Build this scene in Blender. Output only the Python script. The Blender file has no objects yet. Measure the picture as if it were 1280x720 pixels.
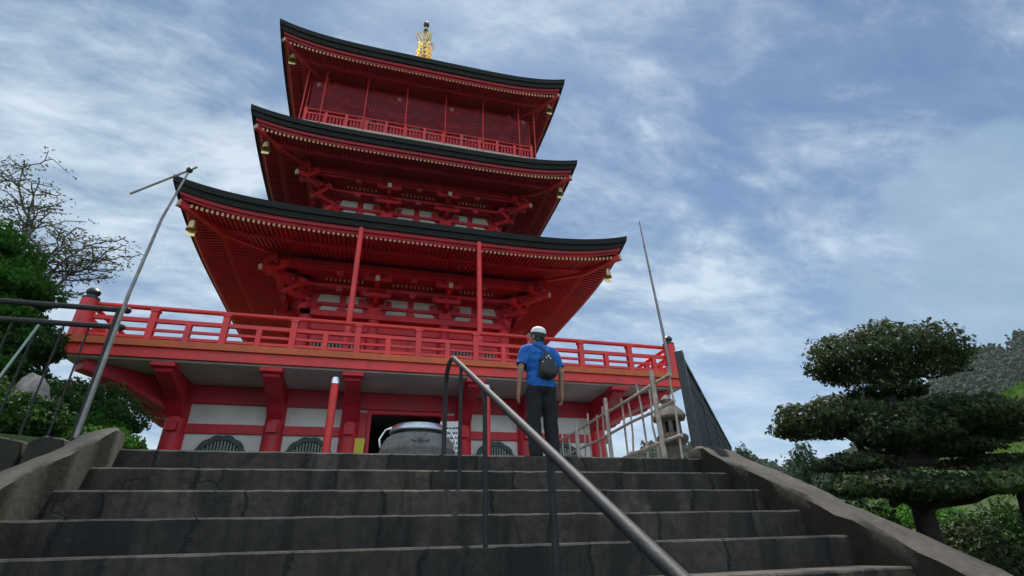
import bpy, bmesh, math, random
import numpy as np
from mathutils import Vector, Matrix, Euler
R = math.radians
PI = math.pi
sc = bpy.context.scene
COL = sc.collection
rnd = random.Random(7)
nrg = np.random.default_rng(11)

# ------------------------------------------------------------------ materials
def new_mat(name):
    m = bpy.data.materials.new(name); m.use_nodes = True
    nt = m.node_tree
    for n in list(nt.nodes): nt.nodes.remove(n)
    out = nt.nodes.new('ShaderNodeOutputMaterial')
    b = nt.nodes.new('ShaderNodeBsdfPrincipled')
    nt.links.new(b.outputs[0], out.inputs[0])
    return m, nt, b

def ramp(nt, src, stops):
    r = nt.nodes.new('ShaderNodeValToRGB')
    el = r.color_ramp.elements
    while len(el) < len(stops): el.new(0.5)
    for e, (p, c) in zip(el, stops):
        e.position = p; e.color = (*c, 1) if len(c) == 3 else c
    nt.links.new(src, r.inputs[0]); return r.outputs[0]

def noise(nt, vec, scale, detail=5, rough=.6, dist=0.):
    n = nt.nodes.new('ShaderNodeTexNoise'); n.inputs['Scale'].default_value = scale
    n.inputs['Detail'].default_value = detail; n.inputs['Roughness'].default_value = rough
    n.inputs['Distortion'].default_value = dist
    nt.links.new(vec, n.inputs['Vector']); return n.outputs['Fac']

def mixc(nt, fac, a, b, mode='MIX'):
    m = nt.nodes.new('ShaderNodeMix'); m.data_type = 'RGBA'; m.blend_type = mode
    for sock, v in ((m.inputs[0], fac), (m.inputs[6], a), (m.inputs[7], b)):
        if hasattr(v, 'links') or isinstance(v, bpy.types.NodeSocket): nt.links.new(v, sock)
        else: sock.default_value = v if not isinstance(v, tuple) else (*v, 1)
    return m.outputs[2]

def mathn(nt, op, a, b=None, c=None):
    m = nt.nodes.new('ShaderNodeMath'); m.operation = op
    for i, v in enumerate((a, b, c)):
        if v is None: continue
        if isinstance(v, bpy.types.NodeSocket): nt.links.new(v, m.inputs[i])
        else: m.inputs[i].default_value = v
    return m.outputs[0]

def vec_in(nt, kind='Object', scale=None):
    t = nt.nodes.new('ShaderNodeTexCoord'); o = t.outputs[kind]
    if kind == 'World':
        pass
    if scale:
        mp = nt.nodes.new('ShaderNodeMapping'); mp.inputs['Scale'].default_value = scale
        nt.links.new(o, mp.inputs[0]); o = mp.outputs[0]
    return o

def wpos(nt, scale=None):
    g = nt.nodes.new('ShaderNodeNewGeometry'); o = g.outputs['Position']
    if scale:
        mp = nt.nodes.new('ShaderNodeMapping'); mp.inputs['Scale'].default_value = scale
        nt.links.new(o, mp.inputs[0]); o = mp.outputs[0]
    return o

def bump(nt, b, h, strength=.3, dist=.02):
    n = nt.nodes.new('ShaderNodeBump'); n.inputs['Strength'].default_value = strength
    n.inputs['Distance'].default_value = dist
    nt.links.new(h, n.inputs['Height']); nt.links.new(n.outputs[0], b.inputs['Normal'])

def plain(name, col, rough=.6, var=.18, scale=3., metal=0., bmp=.0, spec=None):
    m, nt, b = new_mat(name)
    v = wpos(nt)
    f = noise(nt, v, scale, 6, .65)
    lo = tuple(c * (1 - var) for c in col); hi = tuple(min(1, c * (1 + var)) for c in col)
    c = ramp(nt, f, [(.3, lo), (.7, hi)])
    nt.links.new(c, b.inputs['Base Color'])
    b.inputs['Roughness'].default_value = rough; b.inputs['Metallic'].default_value = metal
    if spec is not None: b.inputs['Specular IOR Level'].default_value = spec
    if bmp:
        bump(nt, b, noise(nt, v, scale * 12, 4, .6), bmp, .01)
    return m

def paint(name, col, rough=.5, fade=.22):
    """old vermilion paint: soft fading, a few duller rain streaks"""
    m, nt, b = new_mat(name)
    v = wpos(nt)
    f = noise(nt, v, 1.7, 6, .65, .4)
    streak = noise(nt, wpos(nt, (9, 9, .8)), 1.0, 4, .6)
    lo = tuple(c * (1 - fade) for c in col); hi = tuple(min(1, c * (1 + fade)) for c in col)
    c = ramp(nt, f, [(.3, lo), (.72, hi)])
    dull = tuple(.62 * c + .012 for c in col)
    c = mixc(nt, mathn(nt, 'MULTIPLY', ramp(nt, streak, [(.52, (0, 0, 0)), (.75, (1, 1, 1))]), .55), c, dull)
    nt.links.new(c, b.inputs['Base Color'])
    rr = ramp(nt, f, [(.2, (rough - .1,) * 3), (.8, (rough + .12,) * 3)])
    nt.links.new(rr, b.inputs['Roughness'])
    bump(nt, b, noise(nt, v, 28, 4, .6), .12, .006)
    return m

M = {}
M['red'] = paint('vermilion_paint', (.56, .012, .024), .5, .36)
M['red_deep'] = paint('crimson_paint', (.48, .009, .029), .5, .34)
M['red_pole'] = paint('bright_vermilion', (.74, .036, .036), .45, .25)
M['orange'] = paint('orange_paint', (.58, .105, .022))
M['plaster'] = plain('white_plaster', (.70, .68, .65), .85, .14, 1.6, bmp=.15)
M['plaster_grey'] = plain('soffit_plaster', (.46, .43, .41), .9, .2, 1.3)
M['gold'] = plain('gilded_metal', (.74, .57, .27), .35, .25, 6, metal=1.)
M['patina'] = plain('dark_gilt_patina', (.12, .12, .07), .45, .4, 5, metal=.8)
M['gold_paint'] = plain('pale_gold_paint', (.60, .33, .17), .5, .15, 5)
M['cream'] = plain('cream_paint', (.52, .38, .29), .6, .12, 4)
M['roof'] = plain('dark_copper_roof', (.006, .008, .0078), .85, .5, 2.2, bmp=.2)
M['roof_edge'] = plain('grey_shingle_edge', (.011, .011, .0105), .9, .45, 4, bmp=.3)
M['darkmetal'] = plain('dark_metal', (.035, .038, .042), .45, .4, 9, metal=.3)
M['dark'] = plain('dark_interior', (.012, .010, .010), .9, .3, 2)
M['greenwin'] = plain('green_bronze', (.035, .060, .052), .6, .5, 7, bmp=.2)
M['slat'] = plain('pale_green_slat', (.18, .23, .20), .6, .35, 6)
M['steel'] = plain('bright_steel', (.84, .85, .86), .3, .2, 8, metal=1.)
M['bamboo'] = plain('weathered_bamboo', (.42, .34, .285), .6, .4, 9, bmp=.2)
M['yellow'] = plain('yellow_board', (.62, .52, .03), .5, .12, 3)
M['white_board'] = plain('white_board', (.74, .74, .72), .5, .08, 3)
M['ink'] = plain('black_ink', (.03, .03, .03), .6, .2, 3)
M['skin'] = plain('skin', (.36, .19, .13), .55, .12, 12)
M['shirt'] = None
M['hair'] = plain('black_hair', (.016, .013, .012), .5, .3, 40)
M['trouser'] = plain('black_cloth', (.008, .0085, .011), .85, .3, 10, bmp=.25)
M['shoe'] = plain('brown_shoe', (.26, .17, .07), .6, .35, 14)
M['cap'] = plain('white_cap', (.80, .80, .80), .75, .1, 20, bmp=.1)
M['bag'] = plain('black_nylon', (.018, .018, .02), .55, .35, 16, bmp=.3)
M['bark'] = plain('dark_bark', (.026, .020, .016), .95, .6, 5, bmp=1.)
M['bark_grey'] = plain('grey_bark', (.10, .092, .085), .9, .4, 9, bmp=.6)
M['soil'] = None

def shirt_mat():
    m, nt, b = new_mat('blue_cloth')
    v = wpos(nt)
    c = ramp(nt, noise(nt, v, 7, 4), [(.3, (.006, .10, .40)), (.7, (.014, .16, .56))])
    nt.links.new(c, b.inputs['Base Color']); b.inputs['Roughness'].default_value = .8
    bump(nt, b, noise(nt, wpos(nt, (1.5, 1.5, .7)), 9, 4, .55, 1.6), .9, .06)
    return m
M['shirt'] = shirt_mat()

def stone_mat(name, lo, hi, moss=.5, crack=True, stain=.6, light=(.13, .125, .12), side=0., joints=False):
    m, nt, b = new_mat(name)
    v = wpos(nt)
    f1 = noise(nt, v, 1.3, 8, .7, .3); f2 = noise(nt, v, 16, 6, .7)
    c = ramp(nt, f1, [(.3, lo), (.72, hi)])
    c = mixc(nt, .60, c, ramp(nt, f2, [(.3, tuple(x * .55 for x in lo)), (.75, tuple(x * 1.5 for x in hi))]))
    # dark water streaks running down the risers
    st = noise(nt, wpos(nt, (2.6, .5, .35)), 1.6, 5, .65, .5)
    c = mixc(nt, mathn(nt, 'MULTIPLY', ramp(nt, st, [(.44, (0, 0, 0)), (.60, (1, 1, 1))]), stain), c, tuple(x * .35 for x in lo))
    # pale lichen blotches
    li = noise(nt, v, 6.5, 7, .75, .2)
    c = mixc(nt, mathn(nt, 'MULTIPLY', ramp(nt, li, [(.58, (0, 0, 0)), (.70, (1, 1, 1))]), .5), c, light)
    mo = noise(nt, v, 2.1, 7, .7, .5)
    c = mixc(nt, mathn(nt, 'MULTIPLY', ramp(nt, mo, [(.52, (0, 0, 0)), (.68, (1, 1, 1))]), moss), c, (.030, .032, .010))
    h = mathn(nt, 'ADD', f1, mathn(nt, 'MULTIPLY', f2, .6))
    if crack:
        vo = nt.nodes.new('ShaderNodeTexVoronoi'); vo.feature = 'DISTANCE_TO_EDGE'; vo.inputs['Scale'].default_value = 1.25
        wv = nt.nodes.new('ShaderNodeVectorMath'); wv.operation = 'ADD'
        nz = nt.nodes.new('ShaderNodeTexNoise'); nz.inputs['Scale'].default_value = 3; nz.inputs['Detail'].default_value = 6
        nt.links.new(v, nz.inputs['Vector'])
        sc_ = nt.nodes.new('ShaderNodeVectorMath'); sc_.operation = 'SCALE'; sc_.inputs['Scale'].default_value = .45
        nt.links.new(nz.outputs['Color'], sc_.inputs[0]); nt.links.new(v, wv.inputs[0]); nt.links.new(sc_.outputs[0], wv.inputs[1])
        nt.links.new(wv.outputs[0], vo.inputs['Vector'])
        gate = ramp(nt, noise(nt, v, .8, 2), [(.50, (0, 0, 0)), (.62, (1, 1, 1))])
        ck = mathn(nt, 'MULTIPLY', ramp(nt, vo.outputs['Distance'], [(.0, (1, 1, 1)), (.022, (0, 0, 0))]), gate)
        c = mixc(nt, mathn(nt, 'MULTIPLY', ck, .55), c, tuple(x * .2 for x in lo))
        h = mathn(nt, 'SUBTRACT', h, ck)
    if joints:     # upright joints between the blocks of each step
        sp2 = nt.nodes.new('ShaderNodeSeparateXYZ'); nt.links.new(v, sp2.inputs[0])
        row = mathn(nt, 'FLOOR', mathn(nt, 'DIVIDE', mathn(nt, 'SUBTRACT', sp2.outputs[2], .006), .208))
        wob = mathn(nt, 'MULTIPLY', noise(nt, v, 4, 4), .22)
        vj = nt.nodes.new('ShaderNodeTexVoronoi'); vj.voronoi_dimensions = '1D'; vj.feature = 'DISTANCE_TO_EDGE'; vj.inputs['Scale'].default_value = 1.
        nt.links.new(mathn(nt, 'ADD', mathn(nt, 'MULTIPLY', mathn(nt, 'ADD', sp2.outputs[0], wob), 1.05), mathn(nt, 'MULTIPLY', row, 37.37)), vj.inputs['W'])
        jl = ramp(nt, vj.outputs['Distance'], [(.0, (1, 1, 1)), (.010, (.8, .8, .8)), (.020, (0, 0, 0))])
        blockv = nt.nodes.new('ShaderNodeTexVoronoi'); blockv.voronoi_dimensions = '1D'; blockv.inputs['Scale'].default_value = 1.
        nt.links.new(vj.inputs['W'].links[0].from_socket, blockv.inputs['W'])
        bs = nt.nodes.new('ShaderNodeSeparateColor'); nt.links.new(blockv.outputs['Color'], bs.inputs[0])
        c = mixc(nt, 1., c, ramp(nt, bs.outputs[0], [(0, (.50, .50, .50)), (1, (1.55, 1.50, 1.42))]), 'MULTIPLY')
        c = mixc(nt, mathn(nt, 'MULTIPLY', jl, .9), c, tuple(x * .15 for x in lo))
        h = mathn(nt, 'SUBTRACT', h, jl)
    if side:       # moss that has grown over the upright faces
        ge = nt.nodes.new('ShaderNodeNewGeometry'); sp = nt.nodes.new('ShaderNodeSeparateXYZ'); nt.links.new(ge.outputs['True Normal'], sp.inputs[0])
        up = ramp(nt, mathn(nt, 'ADD', sp.outputs[2], mathn(nt, 'MULTIPLY', mathn(nt, 'SUBTRACT', noise(nt, v, 5, 6, .7), .5), 1.1)), [(.15, (1, 1, 1)), (.55, (0, 0, 0))])
        c = mixc(nt, mathn(nt, 'MULTIPLY', up, side), c, ramp(nt, f2, [(.3, (.006, .0055, .003)), (.7, (.028, .023, .009))]))
    nt.links.new(c, b.inputs['Base Color'])
    b.inputs['Roughness'].default_value = .82
    bump(nt, b, h, .55, .02)
    return m
M['step'] = stone_mat('old_step_stone', (.012, .0095, .0078), (.060, .049, .039), .3, True, .85, (.12, .10, .082), joints=True)
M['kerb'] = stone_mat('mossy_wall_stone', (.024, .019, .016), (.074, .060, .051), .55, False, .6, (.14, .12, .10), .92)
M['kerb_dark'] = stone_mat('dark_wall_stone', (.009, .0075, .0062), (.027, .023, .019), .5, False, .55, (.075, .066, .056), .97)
M['rubble'] = stone_mat('rubble_stone', (.05, .05, .05), (.12, .115, .11), .5, False, .4)
M['pale_rock'] = stone_mat('pale_rock', (.22, .18, .165), (.36, .31, .29), .15, False, .2, (.4, .38, .35))
M['lantern'] = stone_mat('lantern_stone', (.10, .08, .062), (.22, .18, .14), .4, False, .4, (.33, .31, .27))
M['urn'] = stone_mat('grey_urn_stone', (.13, .122, .112), (.23, .215, .20), .1, False, .3, (.26, .25, .235))
M['paving'] = stone_mat('paving_stone', (.24, .235, .22), (.36, .35, .33), .15, True, .3, (.4, .39, .37))
M['pipe'] = plain('grey_steel_pipe', (.024, .024, .026), .6, .5, 12, metal=.0, bmp=.2, spec=.3)

def leaf_mat(name, cols, rough=.5, trans=.25, spec=.4):
    m, nt, b = new_mat(name)
    g = nt.nodes.new('ShaderNodeNewGeometry')
    n = len(cols)
    c = ramp(nt, g.outputs['Random Per Island'], [((i + .5) / n, cc) for i, cc in enumerate(cols)])
    f = noise(nt, g.outputs['Position'], 1.6, 4)
    c = mixc(nt, 1., c, ramp(nt, f, [(.3, (.55, .6, .55)), (.7, (1.25, 1.2, 1.1))]), 'MULTIPLY')
    nt.links.new(c, b.inputs['Base Color']); b.inputs['Roughness'].default_value = rough
    b.inputs['Specular IOR Level'].default_value = spec
    # light shining through the thin blade
    t = nt.nodes.new('ShaderNodeBsdfTranslucent'); nt.links.new(c, t.inputs[0])
    mx = nt.nodes.new('ShaderNodeMixShader'); mx.inputs[0].default_value = trans
    nt.links.new(b.outputs[0], mx.inputs[1]); nt.links.new(t.outputs[0], mx.inputs[2])
    nt.links.new(mx.outputs[0], nt.nodes['Material Output'].inputs[0])
    return m
M['leaf_niwaki'] = leaf_mat('dark_broad_leaf', [(.026, .060, .016), (.038, .078, .020), (.060, .060, .034), (.032, .080, .018), (.052, .062, .028), (.11, .12, .075)], .55, .36, .22)
M['leaf_bright'] = leaf_mat('bright_broad_leaf', [(.08, .15, .035), (.12, .18, .05), (.06, .11, .03), (.20, .22, .11)], .45, .35, .4)
M['needle'] = leaf_mat('pine_needle', [(.030, .080, .016), (.042, .110, .020), (.060, .145, .024), (.028, .062, .018)], .6, .36, .2)
M['needle_lit'] = leaf_mat('bright_sunlit_needle', [(.06, .20, .020), (.09, .25, .03), (.045, .14, .02)], .6, .55, .2)  # brighter pine needle copy: sunlit look put in the colour; also light-green shrubs
M['leaf_thin'] = leaf_mat('thin_tree_leaf', [(.06, .085, .04), (.08, .10, .055), (.05, .065, .035)], .5, .4, .3)
M['leaf_far'] = leaf_mat('far_tree_leaf', [(.020, .055, .026), (.028, .068, .030), (.038, .08, .034)], .6, .25, .2)
M['blade'] = leaf_mat('grass_blade', [(.08, .20, .02), (.11, .25, .026), (.07, .16, .02), (.14, .24, .04)], .6, .5, .2)

def ground_mat():
    m, nt, b = new_mat('mossy_earth')
    v = wpos(nt)
    f = noise(nt, v, .5, 8, .7, .4); f2 = noise(nt, v, 7, 6, .7)
    c = ramp(nt, f, [(.35, (.035, .075, .014)), (.58, (.055, .105, .020)), (.78, (.06, .06, .03))])
    c = mixc(nt, .35, c, ramp(nt, f2, [(.3, (.012, .02, .007)), (.7, (.07, .09, .03))]))
    nt.links.new(c, b.inputs['Base Color']); b.inputs['Roughness'].default_value = .95
    bump(nt, b, f2, .7, .06)
    return m
M['ground'] = ground_mat()

def net_mat():
    m, nt, b = new_mat('fine_dark_net')
    b.inputs['Base Color'].default_value = (.26, .030, .042, 1); b.inputs['Roughness'].default_value = .9
    t = nt.nodes.new('ShaderNodeBsdfTransparent'); mx = nt.nodes.new('ShaderNodeMixShader')
    f = noise(nt, wpos(nt, (.6, .6, 2.)), 1.1, 4)
    nt.links.new(ramp(nt, f, [(.3, (.36, .36, .36)), (.7, (.54, .54, .54))]), mx.inputs[0])
    nt.links.new(t.outputs[0], mx.inputs[1]); nt.links.new(b.outputs[0], mx.inputs[2])
    nt.links.new(mx.outputs[0], nt.nodes['Material Output'].inputs[0])
    return m
M['net'] = net_mat()
def forest_mat():
    m, nt, b = new_mat('forest_slope')
    v = wpos(nt)
    vo = nt.nodes.new('ShaderNodeTexVoronoi'); vo.inputs['Scale'].default_value = .13; nt.links.new(v, vo.inputs['Vector'])
    f = noise(nt, v, .012, 6, .6); f2 = noise(nt, v, .25, 6, .7)
    c = ramp(nt, f, [(.3, (.022, .040, .026)), (.7, (.040, .060, .034))])
    c = mixc(nt, .5, c, ramp(nt, f2, [(.3, (.010, .020, .013)), (.72, (.060, .085, .045))]))
    nt.links.new(c, b.inputs['Base Color']); b.inputs['Roughness'].default_value = 1.
    b.inputs['Specular IOR Level'].default_value = .05
    h = mathn(nt, 'SUBTRACT', f2, vo.outputs['Distance'])
    bump(nt, b, h, 1., 5.)
    return m
M['forest'] = forest_mat()

# ------------------------------------------------------------------ mesh builder
class MB:
    def __init__(s): s.v = []; s.f = []; s.mi = []
    def add(s, vs, fs, mi=0):
        n = len(s.v); s.v += [tuple(v) for v in vs]
        s.f += [tuple(i + n for i in f) for f in fs]; s.mi += [mi] * len(fs); return s
    def box(s, c, d, rot=None, mi=0, taper=1.):
        x, y, z = d[0] / 2, d[1] / 2, d[2] / 2
        vs = []
        for k in (-1, 1):
            t = taper if k > 0 else 1.
            vs += [Vector((-x * t, -y * t, k * z)), Vector((x * t, -y * t, k * z)), Vector((x * t, y * t, k * z)), Vector((-x * t, y * t, k * z))]
        if rot is not None: vs = [rot @ v for v in vs]
        c = Vector(c)
        return s.add([v + c for v in vs], [(3, 2, 1, 0), (4, 5, 6, 7), (0, 1, 5, 4), (1, 2, 6, 5), (2, 3, 7, 6), (3, 0, 4, 7)], mi)
    def bounds(s, x0, x1, y0, y1, z0, z1, mi=0):
        return s.box(((x0 + x1) / 2, (y0 + y1) / 2, (z0 + z1) / 2), (x1 - x0, y1 - y0, z1 - z0), None, mi)
    def beam(s, p0, p1, w, h, mi=0, up=(0, 0, 1)):
        """square bar between two points: w across, h along up"""
        p0, p1 = Vector(p0), Vector(p1); d = (p1 - p0).normalized()
        sd = d.cross(Vector(up))
        if sd.length < 1e-5: sd = Vector((1, 0, 0))
        sd.normalize(); u = sd.cross(d)
        o = [(-w / 2, -h / 2), (w / 2, -h / 2), (w / 2, h / 2), (-w / 2, h / 2)]
        vs = [p + sd * a + u * b for p in (p0, p1) for a, b in o]
        return s.add(vs, [(0, 1, 2, 3), (7, 6, 5, 4), (0, 4, 5, 1), (1, 5, 6, 2), (2, 6, 7, 3), (3, 7, 4, 0)], mi)
    def tube(s, pts, rad, n=10, mi=0, caps=True, sq=1.):
        pts = [Vector(p) for p in pts]
        if not hasattr(rad, '__len__'): rad = [rad] * len(pts)
        ref = Vector((0.13, 0.97, .21)) if abs((pts[-1] - pts[0]).normalized().dot(Vector((0.13, .97, .21)))) < .9 else Vector((1, 0, 0))
        vs = []; fs = []; k = len(pts)
        for i, p in enumerate(pts):
            a = pts[max(0, i - 1)]; b = pts[min(k - 1, i + 1)]; d = (b - a).normalized()
            x = d.cross(ref).normalized(); y = d.cross(x)
            for j in range(n):
                t = 2 * PI * j / n
                vs.append(p + x * math.cos(t) * rad[i] + y * math.sin(t) * rad[i] * sq)
        for i in range(k - 1):
            for j in range(n):
                j2 = (j + 1) % n
                fs.append((i * n + j, i * n + j2, (i + 1) * n + j2, (i + 1) * n + j))
        if caps:
            fs.append(tuple(range(n - 1, -1, -1))); fs.append(tuple((k - 1) * n + j for j in range(n)))
        return s.add(vs, fs, mi)
    def lathe(s, prof, c=(0, 0, 0), n=20, mi=0, caps=True, mod=None):
        c = Vector(c); vs = []; fs = []; k = len(prof)
        for r, z in prof:
            for j in range(n):
                t = 2 * PI * j / n; rr = r * (mod(t) if mod else 1)
                vs.append(c + Vector((rr * math.cos(t), rr * math.sin(t), z)))
        for i in range(k - 1):
            for j in range(n):
                j2 = (j + 1) % n
                fs.append((i * n + j, i * n + j2, (i + 1) * n + j2, (i + 1) * n + j))
        if caps:
            fs.append(tuple(range(n - 1, -1, -1))); fs.append(tuple((k - 1) * n + j for j in range(n)))
        return s.add(vs, fs, mi)
    def prism(s, poly, a, b, axis='x', mi=0):
        """extrude a polygon of 2-d points along an axis from a to b"""
        n = len(poly); mk = {'x': lambda p, t: (t, p[0], p[1]), 'y': lambda p, t: (p[0], t, p[1]), 'z': lambda p, t: (p[0], p[1], t)}[axis]
        vs = [mk(p, a) for p in poly] + [mk(p, b) for p in poly]
        fs = [tuple(range(n))[::-1], tuple(range(n, 2 * n))] + [(i, (i + 1) % n, n + (i + 1) % n, n + i) for i in range(n)]
        return s.add(vs, fs, mi)
    def ball(s, c, r, n=12, m=8, mi=0):
        c = Vector(c); r = r if hasattr(r, '__len__') else (r, r, r)
        vs = []; fs = []
        for i in range(m + 1):
            th = PI * i / m
            for j in range(n):
                t = 2 * PI * j / n
                vs.append(c + Vector((r[0] * math.sin(th) * math.cos(t), r[1] * math.sin(th) * math.sin(t), r[2] * math.cos(th))))
        for i in range(m):
            for j in range(n):
                j2 = (j + 1) % n
                fs.append((i * n + j, (i + 1) * n + j, (i + 1) * n + j2, i * n + j2))
        return s.add(vs, fs, mi)
    def build(s, name, mats, parent=None, smooth=False, bevel=0., loc=None, weld=False, seg=1):
        me = bpy.data.meshes.new(name)
        me.from_pydata(s.v, [], s.f)
        if not isinstance(mats, (list, tuple)): mats = [mats]
        for m in mats: me.materials.append(m)
        if len(mats) > 1: me.polygons.foreach_set('material_index', s.mi)
        bm = bmesh.new(); bm.from_mesh(me)
        bmesh.ops.remove_doubles(bm, verts=bm.verts, dist=1e-5)
        bmesh.ops.recalc_face_normals(bm, faces=bm.faces)
        bm.to_mesh(me); bm.free()
        if smooth:
            me.polygons.foreach_set('use_smooth', [True] * len(me.polygons))
            me.set_sharp_from_angle(angle=R(38))
        o = bpy.data.objects.new(name, me); COL.objects.link(o)
        if parent: o.parent = parent
        if loc: o.location = loc
        if bevel:
            b = o.modifiers.new('bevel', 'BEVEL'); b.width = bevel; b.segments = seg; b.limit_method = 'ANGLE'
        return o

def tag(o, label=None, cat=None, group=None, kind=None):
    if label: o['label'] = label
    if cat: o['category'] = cat
    if group: o['group'] = group
    if kind: o['kind'] = kind
    return o

def empty(name, loc, label=None, cat=None, group=None, rz=0.):
    o = bpy.data.objects.new(name, None); COL.objects.link(o)
    o.location = loc; o.rotation_euler = (0, 0, rz); o.empty_display_size = .2
    return tag(o, label, cat, group)

def copy_part(o, parent, loc=None, rz=None):
    c = o.copy(); COL.objects.link(c); c.parent = parent
    if loc is not None: c.location = loc
    if rz is not None: c.rotation_euler = (0, 0, rz)
    return c

def copy_tree(o, parent=None):
    c = o.copy(); COL.objects.link(c); c.parent = parent
    for ch in list(o.children): copy_tree(ch, c)
    return c

# ------------------------------------------------------------------ camera, world, sun
CAM_Z = -.866
CLX, CLY, CLZ = 2.2, 1.0, .78
def setup_camera():
    cam = bpy.data.cameras.new('camera'); o = bpy.data.objects.new('camera', cam); COL.objects.link(o)
    p, y, r = R(27.334), R(16.295), R(-1.835)
    fw = Vector((math.sin(y) * math.cos(p), math.cos(y) * math.cos(p), math.sin(p)))
    rt = Vector((math.cos(y), -math.sin(y), 0)); up = rt.cross(fw)
    rt2 = rt * math.cos(r) + up * math.sin(r); up2 = up * math.cos(r) - rt * math.sin(r)
    m = Matrix((rt2, up2, -fw)).transposed().to_4x4(); m.translation = (0, 0, CAM_Z)
    o.matrix_world = m
    cam.sensor_width = 36; cam.lens = 634.73 / 1280 * 36; cam.clip_end = 5000; cam.clip_start = .05
    sc.camera = o
setup_camera()

SUN_EL, SUN_AZ = R(65), R(12)      # azimuth from +Y towards +X
def setup_light():
    d = Vector((math.sin(SUN_AZ) * math.cos(SUN_EL), math.cos(SUN_AZ) * math.cos(SUN_EL), math.sin(SUN_EL)))
    l = bpy.data.lights.new('sun', 'SUN'); l.energy = 3.4; l.angle = R(1.2); l.color = (1, .95, .87)
    o = bpy.data.objects.new('sun', l); COL.objects.link(o); o.rotation_euler = d.to_track_quat('Z', 'Y').to_euler()
    w = bpy.data.worlds.new('World'); sc.world = w; w.use_nodes = True
    nt = w.node_tree
    for n in list(nt.nodes): nt.nodes.remove(n)
    out = nt.nodes.new('ShaderNodeOutputWorld'); bg = nt.nodes.new('ShaderNodeBackground')
    nt.links.new(bg.outputs[0], out.inputs[0]); bg.inputs[1].default_value = .10
    sky = nt.nodes.new('ShaderNodeTexSky'); sky.sky_type = 'NISHITA'; sky.sun_disc = False
    sky.sun_elevation = SUN_EL; sky.sun_rotation = SUN_AZ; sky.dust_density = .4; sky.air_density = 1.
    tc = nt.nodes.new('ShaderNodeTexCoord'); vdir = tc.outputs['Generated']
    sep = nt.nodes.new('ShaderNodeSeparateXYZ'); nt.links.new(vdir, sep.inputs[0])
    zz = mathn(nt, 'ADD', mathn(nt, 'MAXIMUM', sep.outputs[2], 0.), .22)
    px = mathn(nt, 'DIVIDE', sep.outputs[0], zz); py = mathn(nt, 'DIVIDE', sep.outputs[1], zz)
    cmb = nt.nodes.new('ShaderNodeCombineXYZ'); nt.links.new(px, cmb.inputs[0]); nt.links.new(py, cmb.inputs[1])
    mp = nt.nodes.new('ShaderNodeMapping'); mp.inputs['Rotation'].default_value = (0, 0, R(-38)); mp.inputs['Scale'].default_value = (.85, 1.55, 1.)
    mp.inputs['Location'].default_value = (3.1, 1.7, 0)
    nt.links.new(cmb.outputs[0], mp.inputs[0]); v = mp.outputs[0]
    big = noise(nt, v, .75, 4, .55, .3)
    mid = noise(nt, v, 2.5, 11, .64, .45)
    fine = noise(nt, v, 9., 9, .62, .4)
    a = mathn(nt, 'ADD', mathn(nt, 'MULTIPLY', big, .42), mathn(nt, 'MULTIPLY', mid, .42))
    a = mathn(nt, 'ADD', a, mathn(nt, 'MULTIPLY', fine, .16))
    # the veil thickens to the west and thins out to the east
    a = mathn(nt, 'SUBTRACT', a, mathn(nt, 'MULTIPLY', mathn(nt, 'SUBTRACT', sep.outputs[0], .15), .125))
    cover = ramp(nt, a, [(.40, (.22, .22, .22)), (.48, (.55, .55, .55)), (.55, (.90, .90, .90)), (.63, (1, 1, 1))])
    ccol = ramp(nt, mathn(nt, 'ADD', mathn(nt, 'MULTIPLY', mid, .6), mathn(nt, 'MULTIPLY', fine, .4)),
                [(.40, (1.65, 2.4, 3.4)), (.50, (2.8, 3.55, 4.4)), (.62, (4.5, 5.15, 5.8))])
    skyc = mixc(nt, 1., sky.outputs[0], (.46, .56, .64), 'MULTIPLY')
    c = mixc(nt, mathn(nt, 'MULTIPLY', cover, .93), skyc, ccol)
    hz = ramp(nt, sep.outputs[2], [(.0, (.80, .80, .80)), (.30, (.45, .45, .45)), (.62, (0, 0, 0))])
    hz = mathn(nt, 'MULTIPLY', hz, ramp(nt, mid, [(.38, (.35, .35, .35)), (.6, (1, 1, 1))]))
    c = mixc(nt, hz, c, (3.9, 4.8, 5.7))
    # unseen sky behind the camera, brightened to add light on the pagoda front
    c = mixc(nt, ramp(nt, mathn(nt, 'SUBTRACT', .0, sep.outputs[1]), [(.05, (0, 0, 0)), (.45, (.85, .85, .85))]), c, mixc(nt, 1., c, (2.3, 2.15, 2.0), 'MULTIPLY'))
    # one grey-blue heaped cloud low in the east
    dt = nt.nodes.new('ShaderNodeVectorMath'); dt.operation = 'DOT_PRODUCT'; nt.links.new(vdir, dt.inputs[0]); dt.inputs[1].default_value = Vector((CLX, CLY, CLZ)).normalized()
    lump = noise(nt, vdir, 9, 5, .5)
    f = ramp(nt, mathn(nt, 'ADD', dt.outputs['Value'], mathn(nt, 'MULTIPLY', mathn(nt, 'SUBTRACT', lump, .5), .055)), [(.9775, (0, 0, 0)), (.983, (1, 1, 1))])
    c = mixc(nt, mathn(nt, 'MULTIPLY', f, .7), c, (2.0, 2.9, 3.9))
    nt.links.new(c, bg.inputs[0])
setup_light()
sc.view_settings.view_transform = 'Standard'; sc.view_settings.look = 'None'; sc.view_settings.gamma = 1
sc.view_settings.exposure = .68
sc.render.engine = 'CYCLES'
sc.render.resolution_x = 1024; sc.render.resolution_y = 576

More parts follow.
